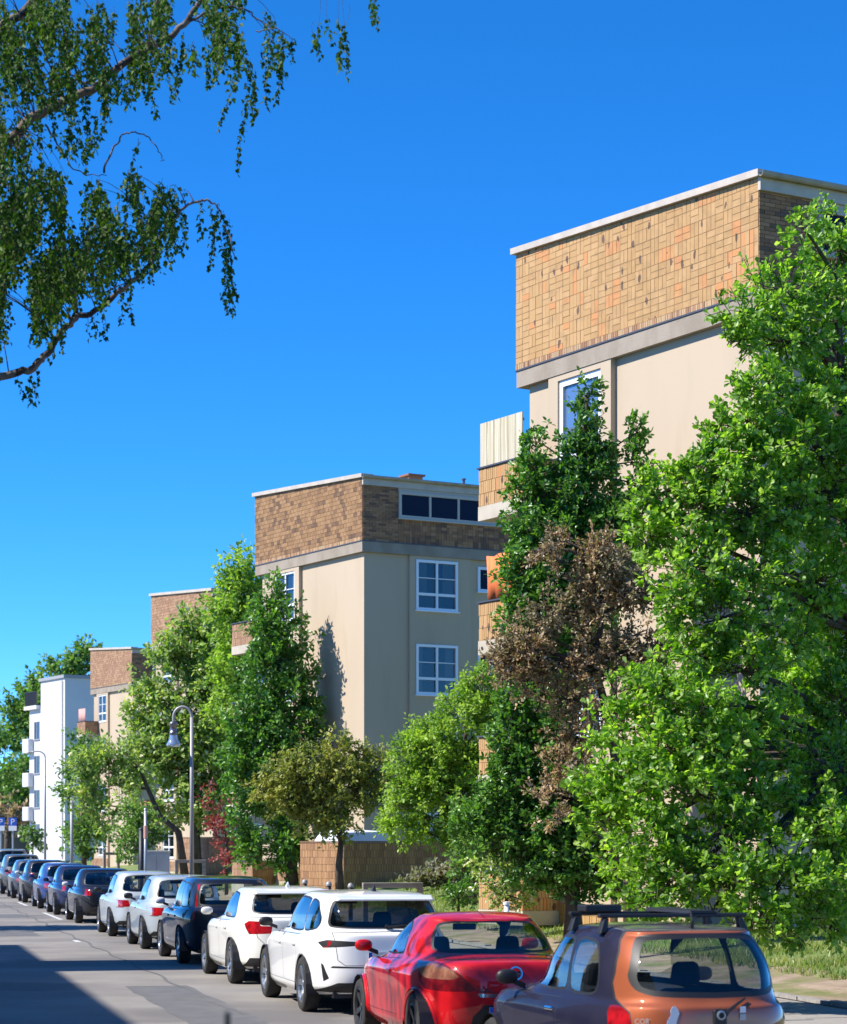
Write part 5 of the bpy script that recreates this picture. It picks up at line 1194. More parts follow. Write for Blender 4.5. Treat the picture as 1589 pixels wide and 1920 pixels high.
# --- orange and navy hatchback, nearest
copper = paint('copper paint', (0.33, 0.088, 0.034), 0.2, 0.34, (0.29, 0.075, 0.028)); navy = paint('navy paint', (0.012, 0.012, 0.03), 0.0, 0.3, (0.022, 0.02, 0.042)); navy.node_tree.nodes['Principled BSDF'].inputs['Coat Weight'].default_value = 0.3; navy.node_tree.nodes['Principled BSDF'].inputs['Roughness'].default_value = 0.7; greyroof = paint('faded grey roof', (0.13, 0.13, 0.13), 0.0, 0.45)
sp = dict(L=3.73, W=0.80, H=1.42, zb=0.865, cowl=0.78, cowl_z=0.93, ws=0.12, rt_x=-1.50, rt_z=1.385, rb_x=-1.795, rb_z=0.885, deck=0.875, axf=1.18, axr=-1.26, r=0.285, wr=0.575, nr=3.6, nrg=3.3, tail=0.02, bulge=0.045,
    paint=navy, doorpaint=navy, gatepaint=copper, roofpaint=greyroof, glass=MT['glass_mid'], rearglass=MT['glass'], rtrim=0.042, rim=MT['steelrim'],
    panels=[('roof_panel', [('t', 0.0, 0.0), ('t', 0.0, 0.50), ('t', -1.44, 0.50), ('t', -1.44, 0.0)], 7.6, 10, 0),
            ('tailgate', Rr((0, 0.46), (0.56, 0.46), (0.60, 0.56), (0.60, 0.80), (0.63, 0.89), (0.628, 1.0), (0.595, 1.15), (0.535, 1.31), (0.49, 1.372), (0, 1.385)), 1.5, 8.6, 0)],
    doors=[S_((0.80, 0.33), (0.84, 0.60), (0.80, 0.83), (-0.54, 0.845), (-0.52, 0.34))],
    sidewins=[S_((0.70, 0.905), (0.06, 1.285), (-0.46, 1.30), (-0.50, 0.905)), S_((-0.57, 0.905), (-0.53, 1.30), (-0.95, 1.285), (-1.10, 1.12), (-1.12, 0.96), (-1.06, 0.91))],
    rearwin=Rr((0, 0.945), (0.47, 0.955), (0.535, 1.01), (0.505, 1.14), (0.45, 1.285), (0.41, 1.315), (0, 1.33)),
    lamps=[('tail_light', [('r', 0.70, 0.56), ('r', 0.605, 0.56), ('r', 0.60, 0.76), ('r', 0.62, 0.825), ('r', 0.65, 0.85), ('r', 0.685, 0.83), ('r', 0.705, 0.74)], 1.4, 5.0, 2), ('reflector', [('r', 0.71, 0.68), ('r', 0.61, 0.68), ('r', 0.61, 0.70), ('r', 0.712, 0.70)], 1.4, 5.0, 0)],
    handles=[(-0.40, 0.755)], handlepaint=MT['chrome'], mirrorpaint=MT['black'], plate_z=0.64, seat_x=-0.10, bench_x=-0.95, antenna=None, wiper=(-0.03, 0.80, -0.22, 0.90), yaw=0.045, lips=None)
corsa, shc, sfc = car('copper and navy two-tone hatchback with roof bars, nearest car in the row', 16.95, sp, lat=5.08)
# roof bars
for (bx_, ext) in ((-0.30, 0.0), (-0.95, 0.0)):
    rk = MB().box(bx_-0.03, bx_+0.03, -0.60, 0.60, 1.465, 1.495).build('roof_bar', MT['black'], corsa, bevel=0.008)
    for s in (1, -1):
        MB().hexa([(bx_-0.05, s*0.575-0.03, 1.355), (bx_+0.05, s*0.575-0.03, 1.355), (bx_+0.05, s*0.575+0.03, 1.345), (bx_-0.05, s*0.575+0.03, 1.345), (bx_-0.035, s*0.545-0.02, 1.464), (bx_+0.035, s*0.545-0.02, 1.464), (bx_+0.035, s*0.545+0.02, 1.464), (bx_-0.035, s*0.545+0.02, 1.464)]).build('bar_foot', MT['black'], rk, bevel=0.008)
ca = MB().hexa([(-0.98, -0.35, 1.496), (-0.25, -0.28, 1.496), (-0.25, -0.05, 1.496), (-0.98, -0.12, 1.496), (-0.98, -0.33, 1.515), (-0.25, -0.27, 1.525), (-0.25, -0.06, 1.525), (-0.98, -0.14, 1.515)]).build('carrier_rail', MT['black'], corsa)
MB().box(-0.45, -0.25, 0.22, 0.52, 1.496, 1.55).build('carrier_clamp', MT['black'], corsa, bevel=0.01)
MB().tube([(-1.32, 0.0, 1.39), (-1.34, 0, 1.45), (-1.30, 0, 1.53)], [0.02, 0.012, 0.01], 8).build('antenna', MT['black'], corsa)
q, n = sfc('r', 0.02, 0.79)
MB().hexa([(q.x-0.02, -0.055, 0.70), (q.x+0.01, -0.055, 0.70), (q.x+0.01, 0.055, 0.70), (q.x-0.02, 0.055, 0.70), (q.x-0.022, -0.05, 0.83), (q.x+0.01, -0.05, 0.83), (q.x+0.01, 0.05, 0.83), (q.x-0.022, 0.05, 0.83)]).build('lock_plate', MT['black'], corsa, bevel=0.02)
MB().lathe([(0.022, 0.0), (0.034, 0.002), (0.034, 0.01), (0.022, 0.012)], 20, Matrix.Translation((q.x-0.024, 0, 0.785)) @ Matrix.Rotation(R(-90), 4, 'Y')).build('round_emblem', MT['steel'], corsa)
gx = sfc('r', 0.37, 0.74)[0].x
sil = [(0.30, 0.60), (0.31, 0.72), (0.29, 0.76), (0.315, 0.83), (0.335, 0.855), (0.36, 0.85), (0.375, 0.82), (0.37, 0.79), (0.40, 0.74), (0.395, 0.70), (0.37, 0.69), (0.365, 0.60), (0.35, 0.60), (0.345, 0.66), (0.335, 0.66), (0.33, 0.60)]
MB().prism([(-(-y_), z_) for y_, z_ in sil], gx-0.012, gx-0.010, 'x').build('white_sticker', MT['white_paint'], corsa)
gx = sfc('r', 0.16, 0.79)[0].x
for k, (z0, z1) in enumerate(((0.80, 0.845), (0.745, 0.79))): MB().box(gx-0.012, gx-0.008, -0.20, -0.155, z0, z1).build('small_sticker', MT['steel'] if k else MT['white_paint'], corsa)
me = text_mesh('CORSA', 0.055, MT['chrome']); o = link('badge_lettering', me, corsa); gx = sfc('r', 0.52, 0.74)[0].x; o.matrix_local = Matrix.Translation((gx-0.014, 0.53, 0.725)) @ Matrix.Rotation(R(-90), 4, 'Z') @ Matrix.Rotation(R(90), 4, 'X')

# --- red coupe
red = paint('red paint', (0.58, 0.008, 0.012), 0.0, 0.28, (0.50, 0.006, 0.01))
sp = dict(L=3.92, W=0.845, H=1.36, zb=0.90, cowl=0.98, cowl_z=0.90, ws=0.10, rt_x=-0.92, rt_z=1.30, rb_x=-1.34, rb_z=0.985, deck=0.965, axf=1.28, axr=-1.21, r=0.305, wr=0.56, nr=3.3, nrg=3.4, tail=0.10, bulge=-0.03, arch=0.05,
    paint=red, glass=MT['glass_mid'], rearglass=MT['glass'], rim=MT['steelrim'], rtrim=0.02,
    doors=[S_((0.84, 0.36), (0.90, 0.60), (0.84, 0.86), (-0.42, 0.90), (-0.40, 0.60), (-0.52, 0.36))],
    sidewins=[S_((0.74, 0.935), (0.10, 1.245), (-0.18, 1.255), (-0.36, 1.18), (-0.45, 0.955))],
    rearwin=Rr((0, 1.0), (0.54, 1.005), (0.585, 1.04), (0.50, 1.21), (0.44, 1.255), (0, 1.275)),
    panels=[('lower_bumper', Rr((0, 0.20), (0.50, 0.20), (0.46, 0.285), (0, 0.29)), 0.0, 2.0, 0), ('tailgate', Rr((0, 0.63), (0.36, 0.66), (0.44, 0.72), (0.56, 0.93), (0, 0.95)), 1.5, 5.0, 0)],
    lamps=[('tail_light', Rr((0.775, 0.67), (0.70, 0.645), (0.36, 0.655), (0.40, 0.70), (0.54, 0.85), (0.64, 0.925), (0.72, 0.925), (0.775, 0.86)), 2.0, 4.9, 1),
           ('lamp_lens', Rr((0.765, 0.77), (0.70, 0.755), (0.50, 0.765), (0.56, 0.845), (0.65, 0.905), (0.71, 0.905), (0.765, 0.85)), 2.0, 4.9, 1),
           ('dark_panel', Rr((0, 0.30), (0.42, 0.30), (0.40, 0.42), (0.30, 0.53), (0, 0.54)), 0.2, 3.2, 0), ('chrome_strip', Rr((0, 0.595), (0.34, 0.60), (0.36, 0.635), (0, 0.63)), 1.0, 4.6, 0)],
    handles=[(-0.28, 0.78)], plate_z=0.455, lampm=MT['darklamp'], seat_x=-0.12, bench_x=-0.70, lips=0.022, seat_dz=-0.02)
tig, sht, sft = car('bright red coupe with streaky tree shadows, second car in the row', 21.9, sp, lat=4.98)
q, n = sft('r', 0.02, 0.80)
MB().lathe([(0.052, 0.0), (0.066, 0.0), (0.066, 0.014), (0.052, 0.014)], 24, Matrix.Translation((q.x+0.004, 0, 0.82)) @ Matrix.Rotation(R(-78), 4, 'Y')).box(q.x-0.012, q.x-0.004, -0.055, 0.055, 0.814, 0.824).build('round_emblem', MT['chrome'], tig)
me = text_mesh('TIGRA', 0.06, MT['chrome']); o = link('badge_lettering', me, tig); gx = sft('r', 0.30, 0.66)[0].x; o.matrix_local = Matrix.Translation((gx-0.010, 0.30, 0.645)) @ Matrix.Rotation(R(-90), 4, 'Z') @ Matrix.Rotation(R(90), 4, 'X')

# --- white estate
white = paint('white paint', (0.80, 0.80, 0.79), 0.0, 0.35)
sp = dict(L=4.64, W=0.91, H=1.47, zb=0.945, cowl=1.12, cowl_z=0.98, ws=0.30, rt_x=-2.00, rt_z=1.43, rb_x=-2.19, rb_z=1.02, deck=0.99, axf=1.40, axr=-1.33, r=0.335, wr=0.66, nr=4.2, tail=0.03, paint=white, glass=MT['glass_dark'], rtrim=0.02,
    doors=[S_((0.98, 0.34), (1.02, 0.60), (0.95, 0.91), (-0.08, 0.92), (-0.10, 0.34)), S_((-0.14, 0.34), (-0.12, 0.92), (-1.08, 0.93), (-1.02, 0.62), (-0.90, 0.34))],
    sidewins=[S_((0.93, 0.985), (0.25, 1.36), (-0.06, 1.375), (-0.08, 0.985)), S_((-0.13, 0.985), (-0.11, 1.375), (-0.98, 1.36), (-1.06, 0.985)), S_((-1.11, 0.985), (-1.03, 1.36), (-1.45, 1.33), (-1.78, 1.14), (-1.70, 1.03))],
    rearwin=Rr((0, 1.045), (0.60, 1.05), (0.665, 1.075), (0.585, 1.36), (0, 1.375)),
    panels=[('tailgate', Rr((0, 0.60), (0.52, 0.60), (0.60, 0.66), (0.64, 0.98), (0, 0.99)), 1.5, 5.2, 0)],
    lamps=[('dark_panel', [('s', -2.02, 0.80), ('r', 0.76, 0.80), ('r', 0.33, 0.835), ('r', 0.33, 0.875), ('r', 0.76, 0.90), ('s', -2.05, 0.895), ('s', -1.88, 0.865)], 2.2, 5.0, 0),
           ('tail_light', [('s', -2.08, 0.805), ('r', 0.77, 0.805), ('r', 0.69, 0.82), ('r', 0.66, 0.88), ('r', 0.77, 0.885), ('s', -2.08, 0.885)], 2.2, 5.0, 0),
           ('dark_panel', Rr((0, 0.27), (0.80, 0.27), (0.72, 0.33), (0.60, 0.39), (0, 0.40)), 0.05, 3.0, 0), ('dark_panel', [('s', -2.0, 0.40), ('s', -2.10, 0.44), ('s', -2.02, 0.60), ('s', -1.97, 0.62)], 0.3, 3.6, 0), ('dark_panel', Rr((0.25, 0.565), (0.68, 0.565), (0.66, 0.59), (0.25, 0.58)), 1.0, 3.6, 0)],
    handles=[(0.06, 0.80), (-0.93, 0.81)], mirrorpaint=MT['black'], plate_z=0.70, fin=-1.35, spoiler=0.12, wiper=(-0.0, 1.05, -0.36, 1.07), greypaint=MT['greypaint'])
car('white estate car with thin dark tail lights, right behind the red coupe', 27.9, sp)
# --- white compact hatchback
sp = dict(L=4.32, W=0.88, H=1.425, zb=0.935, cowl=0.86, cowl_z=0.985, ws=0.05, rt_x=-1.68, rt_z=1.385, rb_x=-1.98, rb_z=1.015, deck=0.985, axf=1.40, axr=-1.29, r=0.325, wr=0.62, nr=3.8, tail=0.03, paint=paint('warm white paint', (0.76, 0.75, 0.70), 0.0, 0.35), rtrim=0.02,
    doors=[S_((0.82, 0.34), (0.85, 0.60), (0.78, 0.90), (-0.24, 0.91), (-0.26, 0.34)), S_((-0.30, 0.34), (-0.28, 0.91), (-1.05, 0.92), (-0.98, 0.62), (-0.86, 0.34))],
    sidewins=[S_((0.68, 0.975), (0.02, 1.315), (-0.22, 1.33), (-0.24, 0.975)), S_((-0.29, 0.975), (-0.27, 1.33), (-0.95, 1.30), (-1.22, 1.13), (-1.26, 1.0), (-1.18, 0.98))],
    rearwin=Rr((0, 1.045), (0.54, 1.05), (0.60, 1.08), (0.53, 1.31), (0, 1.33)),
    panels=[('tailgate', Rr((0, 0.60), (0.46, 0.60), (0.56, 0.70), (0.62, 0.98), (0, 0.985)), 1.5, 5.2, 0)],
    lamps=[('tail_light', [('s', -1.92, 0.745), ('r', 0.74, 0.74), ('r', 0.38, 0.755), ('r', 0.36, 0.86), ('r', 0.52, 0.865), ('r', 0.54, 0.93), ('r', 0.74, 0.935), ('s', -1.86, 0.93), ('s', -1.78, 0.89)], 2.2, 5.0, 0),
           ('dark_panel', Rr((0, 0.27), (0.72, 0.27), (0.66, 0.40), (0, 0.42)), 0.05, 3.0, 0)],
    handles=[(-0.10, 0.80), (-0.92, 0.81)], plate_z=0.66, fin=-1.25, finpaint=white, spoiler=0.10)
car('white compact hatchback with wide red tail lights, between the white estate and the black estate', 33.6, sp)
# --- black estate with tall lamps
sp = dict(L=4.47, W=0.87, H=1.50, zb=0.95, cowl=1.0, cowl_z=1.0, ws=0.22, rt_x=-1.92, rt_z=1.455, rb_x=-2.12, rb_z=1.0, deck=0.97, axf=1.36, axr=-1.28, r=0.32, wr=0.65, nr=4.4, tail=0.03, paint=paint('black paint', (0.010, 0.012, 0.022), 0.0, 0.25), glass=MT['glass_dark'], rearglass=MT['glass'], rtrim=0.02,
    doors=[S_((0.90, 0.34), (0.93, 0.60), (0.86, 0.91), (-0.16, 0.92), (-0.18, 0.34)), S_((-0.22, 0.34), (-0.20, 0.92), (-1.04, 0.93), (-0.98, 0.62), (-0.86, 0.34))],
    sidewins=[S_((0.82, 0.985), (0.18, 1.385), (-0.14, 1.40), (-0.16, 0.985)), S_((-0.21, 0.985), (-0.19, 1.40), (-1.0, 1.39), (-1.04, 0.985)), S_((-1.09, 0.985), (-1.05, 1.39), (-1.62, 1.35), (-1.74, 1.0))],
    rearwin=Rr((0, 1.02), (0.54, 1.025), (0.58, 1.06), (0.52, 1.36), (0, 1.375)),
    lamps=[('tail_light', [('s', -2.02, 0.76), ('r', 0.75, 0.76), ('r', 0.66, 0.80), ('r', 0.64, 1.02), ('r', 0.575, 1.36), ('r', 0.60, 1.37), ('s', -1.84, 1.36), ('s', -1.95, 1.05), ('s', -1.98, 0.86)], 2.2, 7.3, 0)],
    handles=[(-0.02, 0.80), (-0.90, 0.81)], plate_z=0.72, mirrorpaint=white)
car('black estate car with tall red tail lights up its rear pillars', 39.4, sp)
def hatch(L, W, H, p, lampz=(0.66, 0.82), wagon=False, sedan=False, glass=None, mirror=None, lampw=0.42, up=None):
    hl = L/2; zb = 0.62*H+0.02; k = H/1.45
    if sedan: rt_x, rb_x = -hl+1.45, -hl+0.78
    elif wagon: rt_x, rb_x = -hl+0.30, -hl+0.14
    else: rt_x, rb_x = -hl+0.46, -hl+0.18
    cw = hl-1.22; ws = cw-0.80; ht = H-0.10; re = rt_x+0.02
    wins = [S_((cw-0.18, zb+0.035), (ws-0.03, ht-0.02), (ws-0.36, ht), (ws-0.38, zb+0.035)), S_((ws-0.43, zb+0.035), (ws-0.41, ht), (re+0.32, ht-0.03), (rb_x+(0.62 if not sedan else 0.40), zb+0.06))]
    d = dict(L=L, W=W, H=H, zb=zb, cowl=cw, cowl_z=zb+0.045, ws=ws, rt_x=rt_x, rt_z=H-0.04, rb_x=rb_x, rb_z=zb+0.06 if not sedan else zb+0.05, deck=zb+0.04, axf=hl-0.84, axr=-hl+0.80, r=0.315, wr=W-0.245, nr=4.0, tail=0.03 if not sedan else 0.06, paint=p, glass=glass or MT['glass_dark'], rtrim=0.02,
        doors=[S_((cw-0.1, 0.34), (cw-0.08, 0.6), (cw-0.14, zb-0.03), (ws-0.38, zb-0.02), (ws-0.40, 0.34))], sidewins=wins,
        rearwin=Rr((0, zb+0.09), (W-0.34, zb+0.095), (W-0.29, zb+0.12), (W-0.36, H-0.13), (0, H-0.11)), handles=[(ws-0.25, zb-0.13)], plate_z=0.62 if not sedan else 0.70, bench=True,
        lamps=[('tail_light', [('s', -hl+0.24, lampz[0]+0.02), ('r', W-0.13, lampz[0]), ('r', lampw, lampz[0]+0.02), ('r', lampw+0.04, lampz[1]), ('r', W-0.13, lampz[1]+0.01), ('s', -hl+0.26, lampz[1])], 1.8, 5.0, 0),
               ('dark_panel', Rr((0, 0.27), (W-0.15, 0.27), (W-0.2, 0.36), (0, 0.37)), 0.05, 3.0, 0)])
    if mirror: d['mirrorpaint'] = mirror
    if up: d['lamps'][0] = ('tail_light', [('s', -hl+0.20, 0.78), ('r', W-0.13, 0.78), ('r', W-0.26, 0.80), ('r', W-0.28, 1.05), ('r', W-0.20, 1.08), ('s', -hl+0.24, 1.06)], 1.8, 6.0, 0)
    return d
silver = paint('silver paint', (0.48, 0.52, 0.53), 0.45, 0.35); silver2 = paint('pale silver paint', (0.52, 0.56, 0.58), 0.45, 0.35)
car('silver hatchback with black mirror, directly beyond the black estate', 45.0, hatch(4.0, 0.84, 1.46, silver, mirror=MT['black'], glass=MT['glass']), far=True)
car('silver hatchback, the farther of the two silver cars', 51.4, hatch(4.1, 0.85, 1.47, silver2, mirror=MT['black'], glass=MT['glass']), far=True)
car('black saloon with bright red tail lights, beyond the silver cars', 60.2, hatch(4.6, 0.88, 1.44, paint('black saloon paint', (0.008, 0.009, 0.014), 0.0, 0.2), lampz=(0.72, 0.90), sedan=True, lampw=0.50, mirror=white), far=True)
car('dark blue saloon just beyond the black saloon', 67.6, hatch(4.5, 0.88, 1.46, paint('dark blue paint', (0.012, 0.022, 0.07), 0.2, 0.3), lampz=(0.70, 0.92), sedan=True, lampw=0.55), far=True)
car('blue estate car between the dark blue saloon and the black hatchback', 74.5, hatch(4.4, 0.88, 1.50, paint('blue paint', (0.03, 0.06, 0.19), 0.3, 0.3), wagon=True), far=True)
car('black hatchback with large upright red tail lights', 82.5, hatch(4.1, 0.87, 1.55, paint('graphite paint', (0.02, 0.02, 0.024), 0.2, 0.3), up=True, mirror=white), far=True)
car('slate blue estate car between the black hatchback and the grey off-roader', 89.5, hatch(4.5, 0.88, 1.52, paint('slate paint', (0.06, 0.075, 0.10), 0.4, 0.3), wagon=True), far=True)
car('tall grey off-roader near the far end of the parked row', 97.5, hatch(4.5, 0.92, 1.70, paint('grey paint', (0.10, 0.10, 0.095), 0.5, 0.35), wagon=True, lampz=(0.85, 1.0)), far=True)
car('grey van at the far left edge of the parked row', 106.5, hatch(4.8, 0.95, 1.92, paint('van grey paint', (0.22, 0.24, 0.25), 0.3, 0.35), wagon=True), far=True)
r_, a_, b_ = car('small red car parked beyond the signs at the street end', 175.0, hatch(4.0, 0.84, 1.5, red, lampz=(0.7, 0.86)), lat=23.0, far=True); del r_['group']
# the car whose aerial pokes into the bottom edge of the picture
sp = hatch(4.0, 0.84, 1.46, paint('dark grey paint', (0.03, 0.03, 0.034), 0.3, 0.3)); sp['antenna'] = None
r_, a_, b_ = car('dark car in the roadway, only its black roof aerial in view', 1.6, sp, lat=-0.5, far=True)
del r_['group']; r_.name = 'dark_car'
p = r_.matrix_basis.inverted() @ at(427, 1898, 5.0)
MB().tube([(p.x+0.03, p.y, 1.40), (p.x+0.028, p.y-0.008, 1.46), (p.x, p.y, p.z)], [0.012, 0.010, 0.006], 8).build('antenna', MT['black'], r_)
# ------------------------------------------------------------------ street furniture
def tsub(o, px, Y): return gpt(px, Y, 0.05)
# hooked street lamp
p = gpt(360, 54.0, 0.0); la, al_ = lat_al(p.x, p.y)
t = empty('street_lamp', p); tag(t, 'grey swan-neck street lamp with hanging glass lantern behind the dark cars', 'street lamp')
top = at(360, 1345, 54.0)-p
mb = MB(); mb.tube([(0, 0, -0.2), (0, 0, 1.0)], [0.075, 0.07], 10); mb.tube([(0, 0, 1.001), (0.0, 0, top.z)], [0.055, 0.042], 10); mb.build('pole', MT['greypaint'], t, smooth=True)
mb = MB(); rr = 0.215; pts = [(-rr+rr*math.cos(a), 0, top.z+rr*1.15*math.sin(a)) for a in np.linspace(0, math.pi, 14)]+[(-2*rr, 0, top.z-0.10), (-2*rr, 0, top.z-0.12)]
mb.tube([(0.0, 0, top.z-0.02)]+pts, 0.034, 8); arm = mb.build('swan_neck', MT['greypaint'], t, smooth=True)
z = top.z-0.12
mb = MB(); mb.lathe([(0.001, z+0.02), (0.085, z+0.015), (0.10, z-0.02), (0.10, z-0.07), (0.085, z-0.08), (0.085, z-0.22), (0.10, z-0.23), (0.10, z-0.26), (0.09, z-0.30)], 20, Matrix.Translation((-2*rr, 0, 0))); mb.build('lamp_housing', mat('lamp grey', (0.2, 0.2, 0.22), 0.3, metal=0.7), t, smooth=True)
mb = MB(); mb.lathe([(0.09, z-0.301), (0.095, z-0.36), (0.13, z-0.45), (0.165, z-0.51), (0.17, z-0.54), (0.14, z-0.57), (0.001, z-0.58)], 20, Matrix.Translation((-2*rr, 0, 0))); mb.build('lantern_glass', mat('lantern glass', (0.45, 0.55, 0.65), 0.08, metal=0.6, coat=1), t, smooth=True)
# far thin lamp before the white house
p = gpt(85, 150, 0.0); t = empty('street_lamp', p); tag(t, 'thin tall street lamp before the white house', 'street lamp')
z = (at(85, 1420, 150)-p).z
MB().tube([(0, 0, 0), (0, 0, z)], [0.09, 0.06], 8).build('pole', MT['greypaint'], t, smooth=True)
MB().tube([(0, 0, z)]+[(-0.5+0.5*math.cos(a), 0, z+0.4*math.sin(a)) for a in np.linspace(0.2, 1.9, 8)]+[(-1.0, 0, z+0.36)], 0.045, 6).build('arm', MT['greypaint'], t, smooth=True)
MB().lathe([(0.001, 0.12), (0.1, 0.1), (0.2, -0.02), (0.12, -0.1), (0.001, -0.1)], 12, Matrix.Translation((-1.1, 0, z+0.30))).build('lamp_head', MT['cabinet'], t, smooth=True)
# poles
def pole(px, Y, ytop, rad, label, m='steel', band=None):
    p = gpt(px, Y, 0.0); t = empty('metal_pole', p); tag(t, label, 'pole'); z = (at(px, ytop, Y)-p).z
    MB().tube([(0, 0, -0.1), (0, 0, z-0.02)], rad, 10).build('shaft', MT[m], t, smooth=True)
    MB().lathe([(rad*1.08, z-0.05), (rad*1.08, z), (0.001, z+0.02)], 10).build('cap', MT[m], t, smooth=True)
    if band:
        zz = (at(px, band, Y)-p).z
        MB().lathe([(rad*1.1, zz-0.18), (rad*1.25, zz-0.17), (rad*1.25, zz+0.17), (rad*1.1, zz+0.18)], 10).build('sticker_band', mat('faded sticker', (0.6, 0.35, 0.28), 0.6), t)
    return t
pole(273.5, 62, 1516, 0.045, 'galvanised pole with faded red sticker beside the grey cabinet', band=1560)
pole(135, 100, 1496, 0.07, 'thin grey pole before the white house corner', 'greypaint')
t = pole(265.5, 64, 1553, 0.07, 'short dark green post left of the stickered pole', 'railing')
# distribution cabinet
c = gpt(268, 66.0, 0.0); zt_ = at(290, 1595, 66).z-c.z
t = empty('distribution_cabinet', c, TH); tag(t, 'pale grey electrical distribution cabinet beside the street lamp', 'cabinet')
MB().box(0, 0.78, 0, 0.42, 0.1, zt_-0.05).build('housing', MT['cabinet'], t, bevel=0.012)
MB().box(-0.02, 0.80, -0.02, 0.44, zt_-0.049, zt_).build('lid', MT['cabinet'], t, bevel=0.012)
MB().box(0.02, 0.76, 0.02, 0.40, -0.2, 0.099).build('base', MT['kerb'], t)
for k in (0, 1): MB().box(0.03+k*0.37, 0.38+k*0.37, -0.015, -0.001, 0.16, zt_-0.1).build('door', MT['cabinet'], t, bevel=0.004)
# timber frames on the verge
def frame(px0, px1, ytop, Y, label, rails):
    a = gpt(px0, Y, 0.0); b = gpt(px1, Y+0.25, 0.0); t = empty('timber_frame', a, math.atan2(b.y-a.y, b.x-a.x)); tag(t, label, 'frame')
    w_ = (b-a).length; z = at(px0, ytop, Y).z-a.z; s = 0.105
    MB().box(-s/2, s/2, -s/2, s/2, -0.2, z-s-.001).build('post', MT['timber'], t, bevel=0.01); MB().box(w_-s/2, w_+s/2, -s/2, s/2, -0.2, z-s-.001).build('post', MT['timber'], t, bevel=0.01)
    MB().box(-s/2, w_+s/2, -s/2-.003, s/2+.003, z-s, z).build('rail', MT['timber'], t, bevel=0.01)
    for rz in rails: MB().box(s/2+.001, w_-s/2-.001, -s/2+.02, s/2-.02, rz-s/2, rz+s/2).build('rail', MT['timber'], t, bevel=0.01)
frame(685, 788, 1655, 45.0, 'grey timber rail frame on the verge behind the white estate', [])
frame(331, 383, 1612, 78.0, 'small timber rail frame behind the black estate, beside the lamp', [0.45])
frame(196, 222, 1598, 88.0, 'low timber rail at the lawn edge behind the motorcycles', [])
# bollards
for px, Y, yt, lab in [(572, 60, 1648, 'short dark bollard beside the stem of the small gold tree'), (617, 58, 1652, 'grey rounded bollard at the verge in front of the garden wall'), (658, 58, 1655, 'slim grey bollard left of the timber frame')]:
    p = gpt(px, Y, 0.0); z = max(0.35, at(px, yt, Y).z-p.z); t = empty('bollard', p); tag(t, lab, 'bollard')
    MB().tube([(0, 0, -0.1), (0, 0, z-0.12)], 0.055, 10).build('post', MT['railing'], t, smooth=True)
    MB().lathe([(0.075, z-0.119), (0.08, z-0.09), (0.06, z-0.03), (0.001, z)], 12).build('head', MT['greypaint'], t, smooth=True)
p = gpt(950, 40, 0.0); t = empty('standpipe', p); tag(t, 'short white pipe standing on the lawn behind the red coupe', 'pipe'); z = at(950, 1690, 40).z-p.z
MB().tube([(0, 0, -0.1), (0, 0, z-.06)], 0.045, 10).build('pipe', MT['white_paint'], t, smooth=True); MB().lathe([(0.06, z-.059), (0.06, z-.01), (0.001, z)], 12).build('cap', MT['white_paint'], t)
# parking signs at the street end
def psign(px, Y, label):
    p = gpt(px, Y, 0.0); t = empty('parking_sign', p); tag(t, label, 'sign'); s = FPX/Y
    z1 = (at(px, 1533, Y)-p).z; h = 15/s; w_ = 15/s
    MB().tube([(0, 0, 0), (0, 0, z1)], 0.06, 8).build('post', MT['steel'], t)
    pl = MB().box(-w_/2, w_/2, -0.10, -0.07, z1-h, z1).build('blue_plate', MT['blue_sign'], t)
    MB().box(-w_/2, w_/2, -0.10, -0.07, z1-h*1.65, z1-h*1.02).build('white_plate', MT['white_paint'], t)
    me = text_mesh('P', h*1.05, MT['white_paint']); o = link('letter', me, pl); o.matrix_local = Matrix.Translation((0, -0.104, z1-h*0.88)) @ Matrix.Rotation(R(90), 4, 'X')
psign(24.5, 150, 'blue and white parking sign on a post, right of the pair'); psign(2, 150, 'blue and white parking sign cut by the left picture edge')
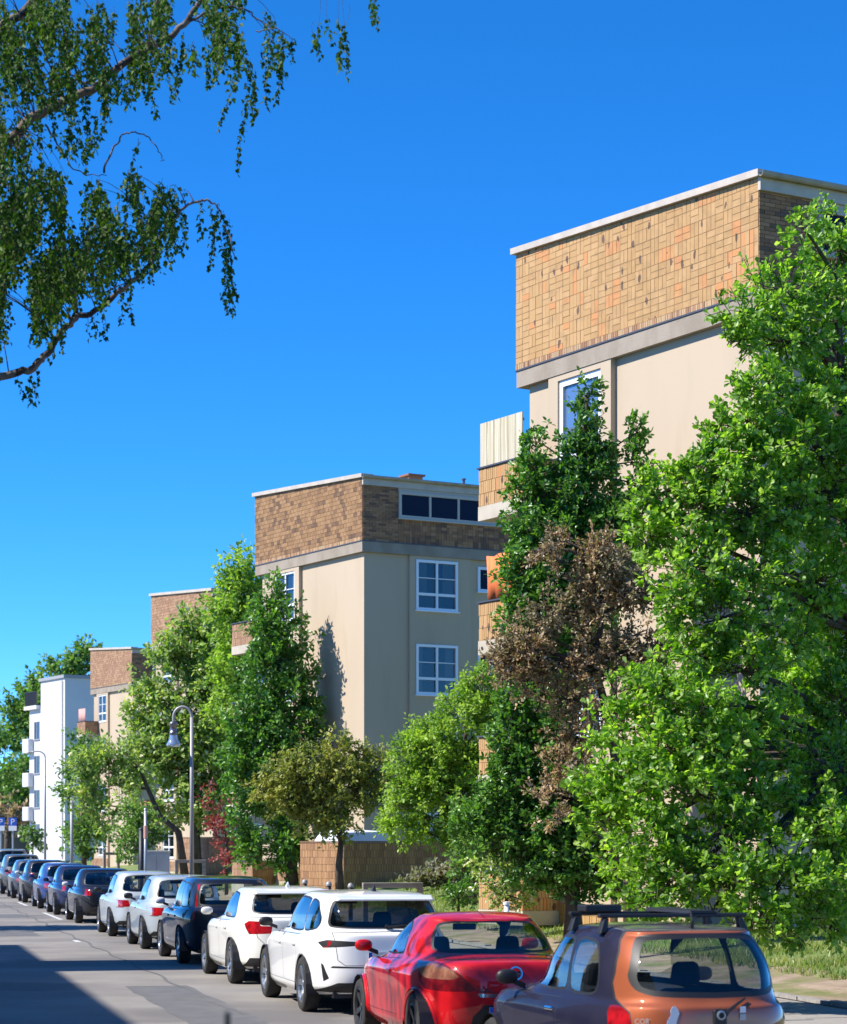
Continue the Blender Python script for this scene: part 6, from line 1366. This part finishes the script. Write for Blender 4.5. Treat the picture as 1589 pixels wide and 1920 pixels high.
# motorcycles
def motorcycle(px, Y, col, label, rz):
    p = gpt(px, Y, 0.02); t = empty('motorcycle', p, rz); tag(t, label, 'motorcycle', 'motorcycles on the verge')
    for x in (-0.68, 0.70):
        M = Matrix.Translation((x, 0, 0.31)) @ Matrix.Rotation(R(90), 4, 'X')
        MB().lathe([(0.22, -0.05), (0.29, -0.055), (0.31, 0), (0.29, 0.055), (0.22, 0.05), (0.22, -0.05)], 20, M).build('tyre', MT['tyre'], t, smooth=True)
        MB().lathe([(0.001, -0.03), (0.22, -0.02), (0.22, 0.02), (0.001, 0.03)], 16, M).build('rim', MT['steelrim'], t)
    MB().hexa([(-0.35, -0.16, 0.30), (0.35, -0.16, 0.30), (0.35, 0.16, 0.30), (-0.35, 0.16, 0.30), (-0.40, -0.12, 0.62), (0.40, -0.12, 0.62), (0.40, 0.12, 0.62), (-0.40, 0.12, 0.62)]).build('engine', MT['steelrim'], t, bevel=0.05)
    MB().hexa([(-0.10, -0.15, 0.63), (0.42, -0.13, 0.66), (0.42, 0.13, 0.66), (-0.10, 0.15, 0.63), (-0.08, -0.13, 0.86), (0.34, -0.12, 0.95), (0.34, 0.12, 0.95), (-0.08, 0.13, 0.86)]).build('tank', col, t, bevel=0.06)
    MB().hexa([(-0.85, -0.10, 0.72), (-0.11, -0.14, 0.68), (-0.11, 0.14, 0.68), (-0.85, 0.10, 0.72), (-0.88, -0.08, 0.88), (-0.11, -0.12, 0.82), (-0.11, 0.12, 0.82), (-0.88, 0.08, 0.88)]).build('saddle', MT['black'], t, bevel=0.03)
    MB().hexa([(0.42, -0.2, 0.62), (0.66, -0.14, 0.66), (0.66, 0.14, 0.66), (0.42, 0.2, 0.62), (0.36, -0.16, 1.02), (0.52, -0.12, 1.14), (0.52, 0.12, 1.14), (0.36, 0.16, 1.02)]).build('fairing', col, t, bevel=0.05)
    MB().tube([(0.34, -0.36, 1.0), (0.42, -0.2, 1.05), (0.42, 0.2, 1.05), (0.34, 0.36, 1.0)], 0.016, 6).build('handlebar', MT['black'], t)
    for s in (1, -1): MB().tube([(0.70, s*0.09, 0.31), (0.45, s*0.09, 0.98)], 0.025, 6).build('fork', MT['steel'], t)
    MB().lathe([(0.001, 0.0), (0.09, 0.0), (0.07, 0.06), (0.001, 0.07)], 14, Matrix.Translation((0.62, 0, 0.90)) @ Matrix.Rotation(R(80), 4, 'Y')).build('headlight', MT['white_paint'], t)
blue = paint('motorcycle blue', (0.015, 0.07, 0.36), 0.1, 0.25); wht = paint('motorcycle white', (0.5, 0.5, 0.5), 0.0, 0.3)
motorcycle(203, 73.0, blue, 'blue and white motorcycle standing on the pavement behind the silver cars', -1.2)
motorcycle(172, 79.0, wht, 'white and dark motorcycle left of the blue one', -1.1)
